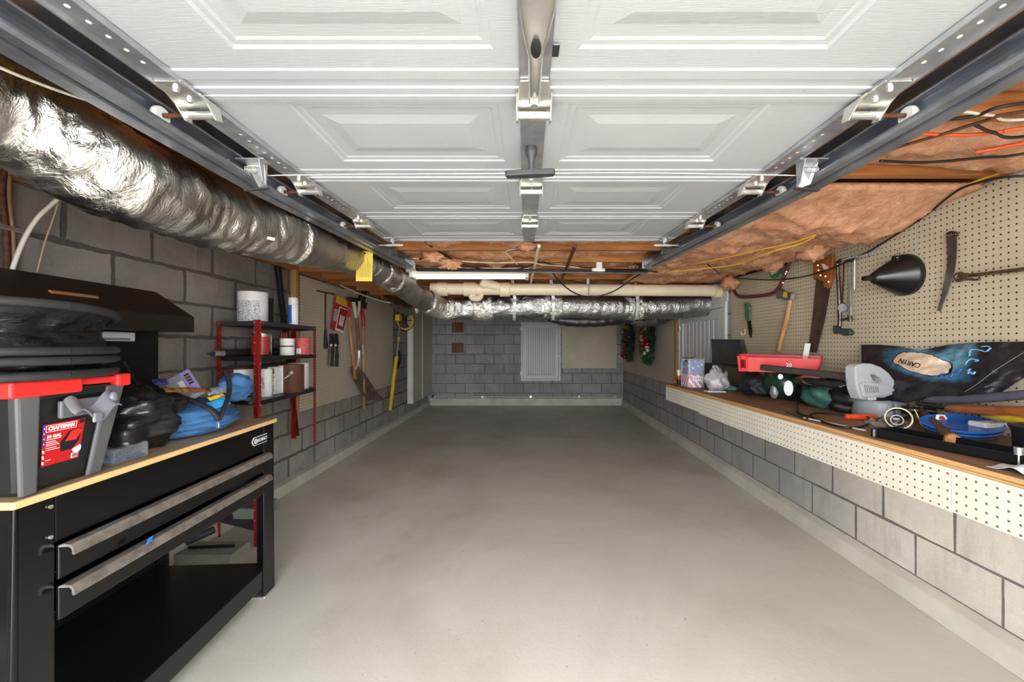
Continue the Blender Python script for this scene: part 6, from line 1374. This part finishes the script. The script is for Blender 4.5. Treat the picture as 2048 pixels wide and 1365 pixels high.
rr = LEA.math('ADD', LEA.math('SQRT', LEA.math('ADD', LEA.math('MULTIPLY', uu, uu), LEA.math('MULTIPLY', vv, vv))), wob)
base = LEA.ramp(LEA.noise(gp, 9, 5), .3, .7, L((20, 20, 24)), L((38, 37, 42)))
halo = LEA.ramp(LEA.math('MULTIPLY', rr, .4), .42, .66, (1, 1, 1, 1), (0, 0, 0, 1))
col = LEA.mix(LEA.math('MULTIPLY', halo, LEA.ramp(LEA.noise(LEA.mapping(gp, (1, 1, 3)), 22, 4), .25, .6)), base, L((72, 140, 178)))
pd = vsurf(1908, 716, .02)
u2 = LEA.math('MULTIPLY', LEA.math('SUBTRACT', sx.outputs['Y'], pd.y), 1/.075); v2 = LEA.math('MULTIPLY', LEA.math('SUBTRACT', sx.outputs['Z'], pd.z), 1/.065)
r2 = LEA.math('ADD', LEA.math('SQRT', LEA.math('ADD', LEA.math('MULTIPLY', u2, u2), LEA.math('MULTIPLY', v2, v2))), wob)
col = LEA.mix(LEA.math('MULTIPLY', LEA.ramp(LEA.math('MULTIPLY', r2, .5), .25, .62, (1, 1, 1, 1), (0, 0, 0, 1)), LEA.ramp(LEA.noise(LEA.mapping(gp, (1, 1, 2)), 18, 4), .2, .6)), col, L((110, 170, 198)))
crm = LEA.ramp(LEA.noise(gp, 8, 3), .35, .65, L((226, 196, 156)), L((232, 214, 196)))
col = LEA.mix(LEA.math('LESS_THAN', rr, 1.06), col, L((20, 20, 24))); col = LEA.mix(LEA.math('LESS_THAN', rr, .99), col, crm)
LEA.l(col, LEA.b.inputs['Base Color']); LEA.set(Roughness=.42); LEA.bump(LEA.noise(LEA.mapping(gp, (1, 1, 1.6)), 26, 5, .6, 1), .3, .015)
t = thing('leather_vest', 'black leather vest with a painted cream oval and name, bundled against the pegboard', 'vest', vsurf(1880, 790))
b = MB(); b.slab(vest, vback, 110, 36); b.build('vest_body', LEA.m, t, 180)
def vp(px, py): return onr(px, py, vw(px, py)+.030+.012+.030)
pC, pN = vsurf(1843, 735, .062), vsurf(1796, 722, .062)
text('lettering', 'CARYN', .030, (pC+pN)/2+V((0, 0, .004)), (pN-pC), -ZUP+RN*.4, INK, t, .0006, sx=1.25, bold=.0004)
PB1 = M((120, 176, 226), .5, 0, .1, 60, key='stroke_blue'); PB2 = M((60, 100, 180), .5, 0, .1, 60, key='stroke_deep')
def stroke(pts, m, r=.003, o=.040):
    b = MB(); b.tube(sm([onr(x, y, vw(x, y)+o+.0) for x, y in pts], 4), r, 6); b.build('painted_stroke', m, t, 180)
stroke([(1939, 712), (1942, 700), (1960, 701), (1972, 704), (1980, 697)], PB1); stroke([(1930, 730), (1940, 719), (1957, 721), (1950, 723)], PB1)
stroke([(1962, 694), (1975, 693), (1982, 698)], PB1, .0025)
stroke([(1878, 757), (1884, 753), (1880, 750), (1890, 748)], PB2); stroke([(1892, 756), (1898, 750), (1902, 754), (1906, 747)], PB2); stroke([(1910, 748), (1918, 744), (1922, 738), (1914, 742)], PB2); stroke([(1934, 741), (1946, 748), (1950, 744)], PB1, .0035); stroke([(1940, 738), (1936, 748)], PB1, .0035)
b = MB(); b.tube(sm([onr(x, y, vw(x, y)+.044) for x, y in ((2060, 698), (2020, 722), (1985, 745), (1955, 768), (1930, 784))], 5), .0012, 5); b.build('stitched_seam', M((120, 120, 126), .6, 0, 0, key='seam_grey'), t, 180)
# ---- nearest cluster
t = thing('grey_tube', 'long grey padded tube lying under the vest at the right', 'tube', at(1950, 800, 1.6))
b = MB(); b.tube(sm([at(1852, 802, 1.80), at(1868, 800, 1.74), at(1950, 798, 1.56), at(2075, 788, 1.34)], 5), [.017]*16, 12); b.build('padding', M((84, 86, 100), .6, 0, .1, 20, key='tube_grey'), t, 180)
c0, c1 = at(1894, 817, 1.66), at(2080, 828, 1.30)
t = thing('wood_handle_tool', 'tool with a turned orange-brown wooden handle at the right edge', 'tool', (c0+c1)/2)
b = MB(); ax = c1-c0; Ln = ax.length; b.lathe([(.010, 0), (.014, .008), (.0165, .04), (.018, Ln*.4), (.021, Ln*.7), (.022, Ln)], c0, ax, 20); b.build('handle', wood((176, 108, 52), (124, 68, 28), 'Y', 6, .4), t, 40)
b = MB(); b.cyl(at(1835, 808, 1.80), c0, .009, n=10); b.build('shank', M((50, 46, 44), .5, .5, .2, key='shank_dark'), t, 40)
c0, c1 = at(1968, 831, 1.52), at(2080, 852, 1.27)
t = thing('yellow_tool', 'yellow plastic-handled tool below the wooden handle', 'tool', (c0+c1)/2)
b = MB(); b.tube(sm([c0, (c0+c1)/2+V((0, 0, .003)), c1], 5), [.010, .012, .014, .016, .018, .019, .019, .019, .019, .019, .019], 12, True, .8); b.build('handle', M((226, 200, 40), .4, 0, .06, 20, key='tool_yellow'), t, 180)
b = MB(); b.bar(at(1935, 826, 1.60), c0, .012, .008); b.build('blade', BLACKM, t, None, .002)
lump('green_ball', 'bright lime green plastic knob among the tools', on(1955, 852)+V((.04, .1, .02)), (.022, .022, .030), M((110, 190, 60), .4, 0, .05, key='lime'), 3, 'knob', .05, None, None, 20)
b = MB(); c = at(1985, 845, 1.50); b.slab(lambda u, v: c+V((-.05+.10*u, -.02+.06*v, .004*nz((u*3, v*3, 0), 1.5))), lambda u, v: c+V((-.05+.10*u, -.02+.06*v, -.02)), 8, 6); b.build('white_carton', M((206, 204, 206), .5, 0, .1, 40, key='carton_white'), None, None, .004, 'white card piece behind the blue dish', 'card')
BD_ = M((44, 104, 190), .25, .1, .08, 8, key='dish_blue')
c = on(1948, 886)+V((.06, .10, 0)); t = thing('dish_stack', 'two nested shiny blue plastic dishes near the counter front', 'dishes', c)
for k, (z, r) in enumerate(((.030, .105), (.046, .112))):
    b = MB(); b.lathe([(.04, z-.014), (r*.8, z-.012), (r, z), (r*1.03, z+.006), (r, z+.010), (r*.93, z+.003), (r*.5, z+.001), (.001, z+.002)], c, V((-.12, -.1, 1)), 48); b.build('dish', BD_, t, 40)
b = MB(); b.lathe([(.085, .001), (.09, .006), (.09, .018), (.06, .022)], c, ZUP, 36); b.build('base_ring', M((96, 76, 64), .6, 0, .2, 20, key='base_brown'), t, 40)
# hammer
c0, c1 = at(1842, 822, 1.80), at(1905, 881, 1.405)
t = thing('hammer', 'hammer with a dark wooden handle pointing toward the viewer', 'hammer', (c0+c1)/2-V((0, 0, .03)))
HD = wood((110, 78, 60), (66, 44, 34), 'Y', 8, .55)
b = MB(); b.tube(sm([c0, c0+(c1-c0)*.35, c0+(c1-c0)*.7, c0+(c1-c0)*.93, c1], 4), [.012]*5+[.015]*4+[.018]*4+[.0215]*4, 14, True, 1.15); b.build('handle', HD, t, 60)
d = (c1-c0).normalized(); b = MB(); b.lathe([(.0225, -.006), (.0235, .002), (.020, .008), (.001, .009)], c1, d, 20); b.build('handle_end', wood((204, 140, 84), (160, 98, 52), 'X', 8, .5), t, 40)
s_ = d.cross(ZUP).normalized(); b = MB(); b.cyl(c0-s_*.05, c0+s_*.045, .014, n=14); b.cyl(c0+s_*.045, c0+s_*.065, .018, n=14); b.build('head', M((60, 58, 56), .45, .8, .2, 20, key='hammer_steel'), t, 40, .002)
# glass jar lying on its side, and a wire clip
GL = N('glass'); GL.b.inputs['Base Color'].default_value = (.95, .98, .97, 1); GL.set(Roughness=.03); GL.b.inputs['Transmission Weight'].default_value = 1.0; GL.b.inputs['IOR'].default_value = 1.3
c = on(1818, 866)+V((.005, .055, .044)); ax = V((-.55, -.75, .30)).normalized()
t = thing('glass_jar', 'small clear glass jar tipped toward the viewer at the counter front', 'jar', c-V((0, 0, .043)))
b = MB(); b.lathe([(.001, -.045), (.028, -.045), (.038, -.03), (.042, .0), (.043, .025), (.040, .027), (.038, .0), (.034, -.026), (.025, -.038), (.001, -.039)], c, ax, 36, cap=False); b.build('jar_wall', GL.m, t, 180)
b = MB(); b.ring(c+ax*.025, ax, .042, .003, 40, 8); b.build('jar_rim', M((216, 214, 180), .15, .2, .05, key='rim_pale'), t, 180)
b = MB(); b.ring(c-ax*.02, ax, .020, .002, 30, 6); b.build('lens_ring', WHITEP, t, 180)
b = MB(); c = on(1842, 862)+V((.03, .06, .03)); b.tube(sm([c+V((0, 0, .05)), c+V((.006, -.01, .02)), c+V((.008, -.02, -.01)), c+V((.016, -.03, -.028)), c+V((.02, -.01, -.02)), c+V((.008, 0, .02))], 5), .0025, 6); b.build('wire_clip', M((196, 180, 110), .3, .9, .1, key='wire_brass'), None, 180, 0, 'brassy bent wire clip beside the glass jar', 'wire')
c = on(1770, 858)+V((.04, .05, 0)); b = MB(); b.slab(lambda u, v: c+V((-.05+.12*u, -.05+.09*v, .012+.030*abs(nz((u*3, v*3, 1), 1.3, 2)))), lambda u, v: c+V((-.05+.12*u, -.05+.09*v, .002)), 16, 12); b.build('clear_wrapper', M((176, 168, 160), .15, 0, .2, 20, .5, 40, .5, None, .55, key='wrapper'), None, 60, 0, 'crinkled clear wrapper left of the glass jar', 'wrapper')
b = MB(); c = at(1882, 838, 1.62); b.prism([c+V((-.022, 0, -.004)), c+V((.022, -.01, -.008)), c+V((.016, 0, .014)), c+V((-.016, .0, .015))], (0, .002, .001)); o = b.build('price_card', WHITEM, None, None, 0, 'small red and white card by the hammer handle', 'card')
b = MB(); b.prism([c+V((-.012, -.003, -.001)), c+V((.012, -.007, -.002)), c+V((.006, -.003, .011)), c+V((-.008, -.003, .012))], (0, -.001, 0)); b.build('card_print', M((160, 44, 40), .5, 0, .1, key='card_red'), o)
lump('plastic_film', 'scrap of dark translucent film behind the hammer head', on(1833, 838)+V((.05, .1, 0)), (.03, .05, .04), M((60, 64, 74), .2, 0, .3, 30, .5, 60, .5, None, .7, key='film_dark'), 13, 'film', .4, None, None, 24)
# black tray along the front
G0, G1 = V((1.318, 1.548, ZS+.001)), V((1.46, 1.02, ZS+.001)); ga = (G1-G0).normalized(); gq = V((-ga.y, ga.x, 0)); GLn = (G1-G0).length
if gq.x < 0: gq = -gq
t = thing('black_tray', 'long shallow black tray along the near edge of the counter', 'tray', (G0+G1)/2+gq*.06)
TRB = M((20, 20, 23), .3, 0, .08, 10, key='tray_black')
b = MB(); c = (G0+G1)/2+gq*.06
b.ob(c+V((0, 0, .002)), ga*GLn/2, gq*.06, ZUP*.002)
for s_ in (-1, 1): b.ob(c+gq*.058*s_+V((0, 0, .016)), ga*GLn/2, gq*.002, ZUP*.016); b.ob(c+ga*(GLn/2-.002)*s_+V((0, 0, .016)), ga*.002, gq*.06, ZUP*.016)
b.build('tray_body', TRB, t, None, .001)
b = MB(); b.ob(G0+ga*.012+gq*-.002+V((0, 0, .016)), ga*.003, gq*.002, ZUP*.014); b.build('edge_clip', ZINC, t, None, .001)
# black container with a red label
c = V((1.575, 1.225, ZS+.001)); t = thing('black_container', 'round black container with a red label at the right edge of the picture', 'container', c)
b = MB(); b.lathe([(.060, 0), (.066, .01), (.070, .08), (.076, .092), (.078, .10), (.070, .102), (.066, .09), (.058, .012), (.001, .010)], c, ZUP, 36); b.build('container_wall', BLACKP, t, 40)
n_ = 12; vs = []
for k in range(n_+1):
    a = math.radians(186+(222-186)*k/n_); u = V((math.cos(a), math.sin(a), 0)); vs += [c+u*.0665+V((0, 0, .012)), c+u*.0715+V((0, 0, .075))]
b = MB(); b.add(vs, [(2*k, 2*k+2, 2*k+3, 2*k+1) for k in range(n_)]); lb = b.build('label', M((166, 34, 36), .4, 0, .1, 40, key='label_red2'), t, 60)
b = MB(); u = V((math.cos(math.radians(203)), math.sin(math.radians(203)), 0)); b.cyl(c+u*.0705+V((0, 0, .055)), c+u*.0725+V((0, 0, .055)), .010, n=16); b.build('label_spot', M((226, 190, 50), .4, 0, 0, key='spot_yellow'), lb, 40)
x_ = u.cross(ZUP); b = MB(); b.ob(c+u*.0695+V((0, 0, .028))+x_*-.004, x_*.010, u*.0008, ZUP*.010); b.build('label_code', WHITEM, lb)
c = on(2027, 916)+V((.0, .0, .001)); c = V((1.405, 1.155, ZS+.036)); b = MB(); b.cyl(c, c+V((0, 0, .022)), .010, n=14); b.cyl(c+V((0, 0, -.033)), c, .0025, n=8); b.build('drill_chuck', ZINC, None, 40, .001, 'small bright drill bit and collar standing at the tray end', 'drill bit')
c = V((1.405, 1.10, ZS))
def pap(u, v):
    x, y = 1.318+.15*u, 1.16-.26*v; e = .5*(u+v)
    return V((x+.02*v, y, ZS+.002+.022*max(0, nz((u*3.2, v*4.5, 2), 1.0, 5))*(1-.6*u)+.02*math.exp(-((v-.2)/.12)**2)*math.exp(-((u-.35)/.25)**2)))
b = MB(); b.slab(pap, lambda u, v: pap(u, v)-V((0, 0, .0012)), 26, 30); b.build('paper_sheet', M((206, 208, 218), .55, 0, .06, 12, key='paper_cool'), None, 60, 0, 'crumpled white paper at the near corner of the counter', 'paper')
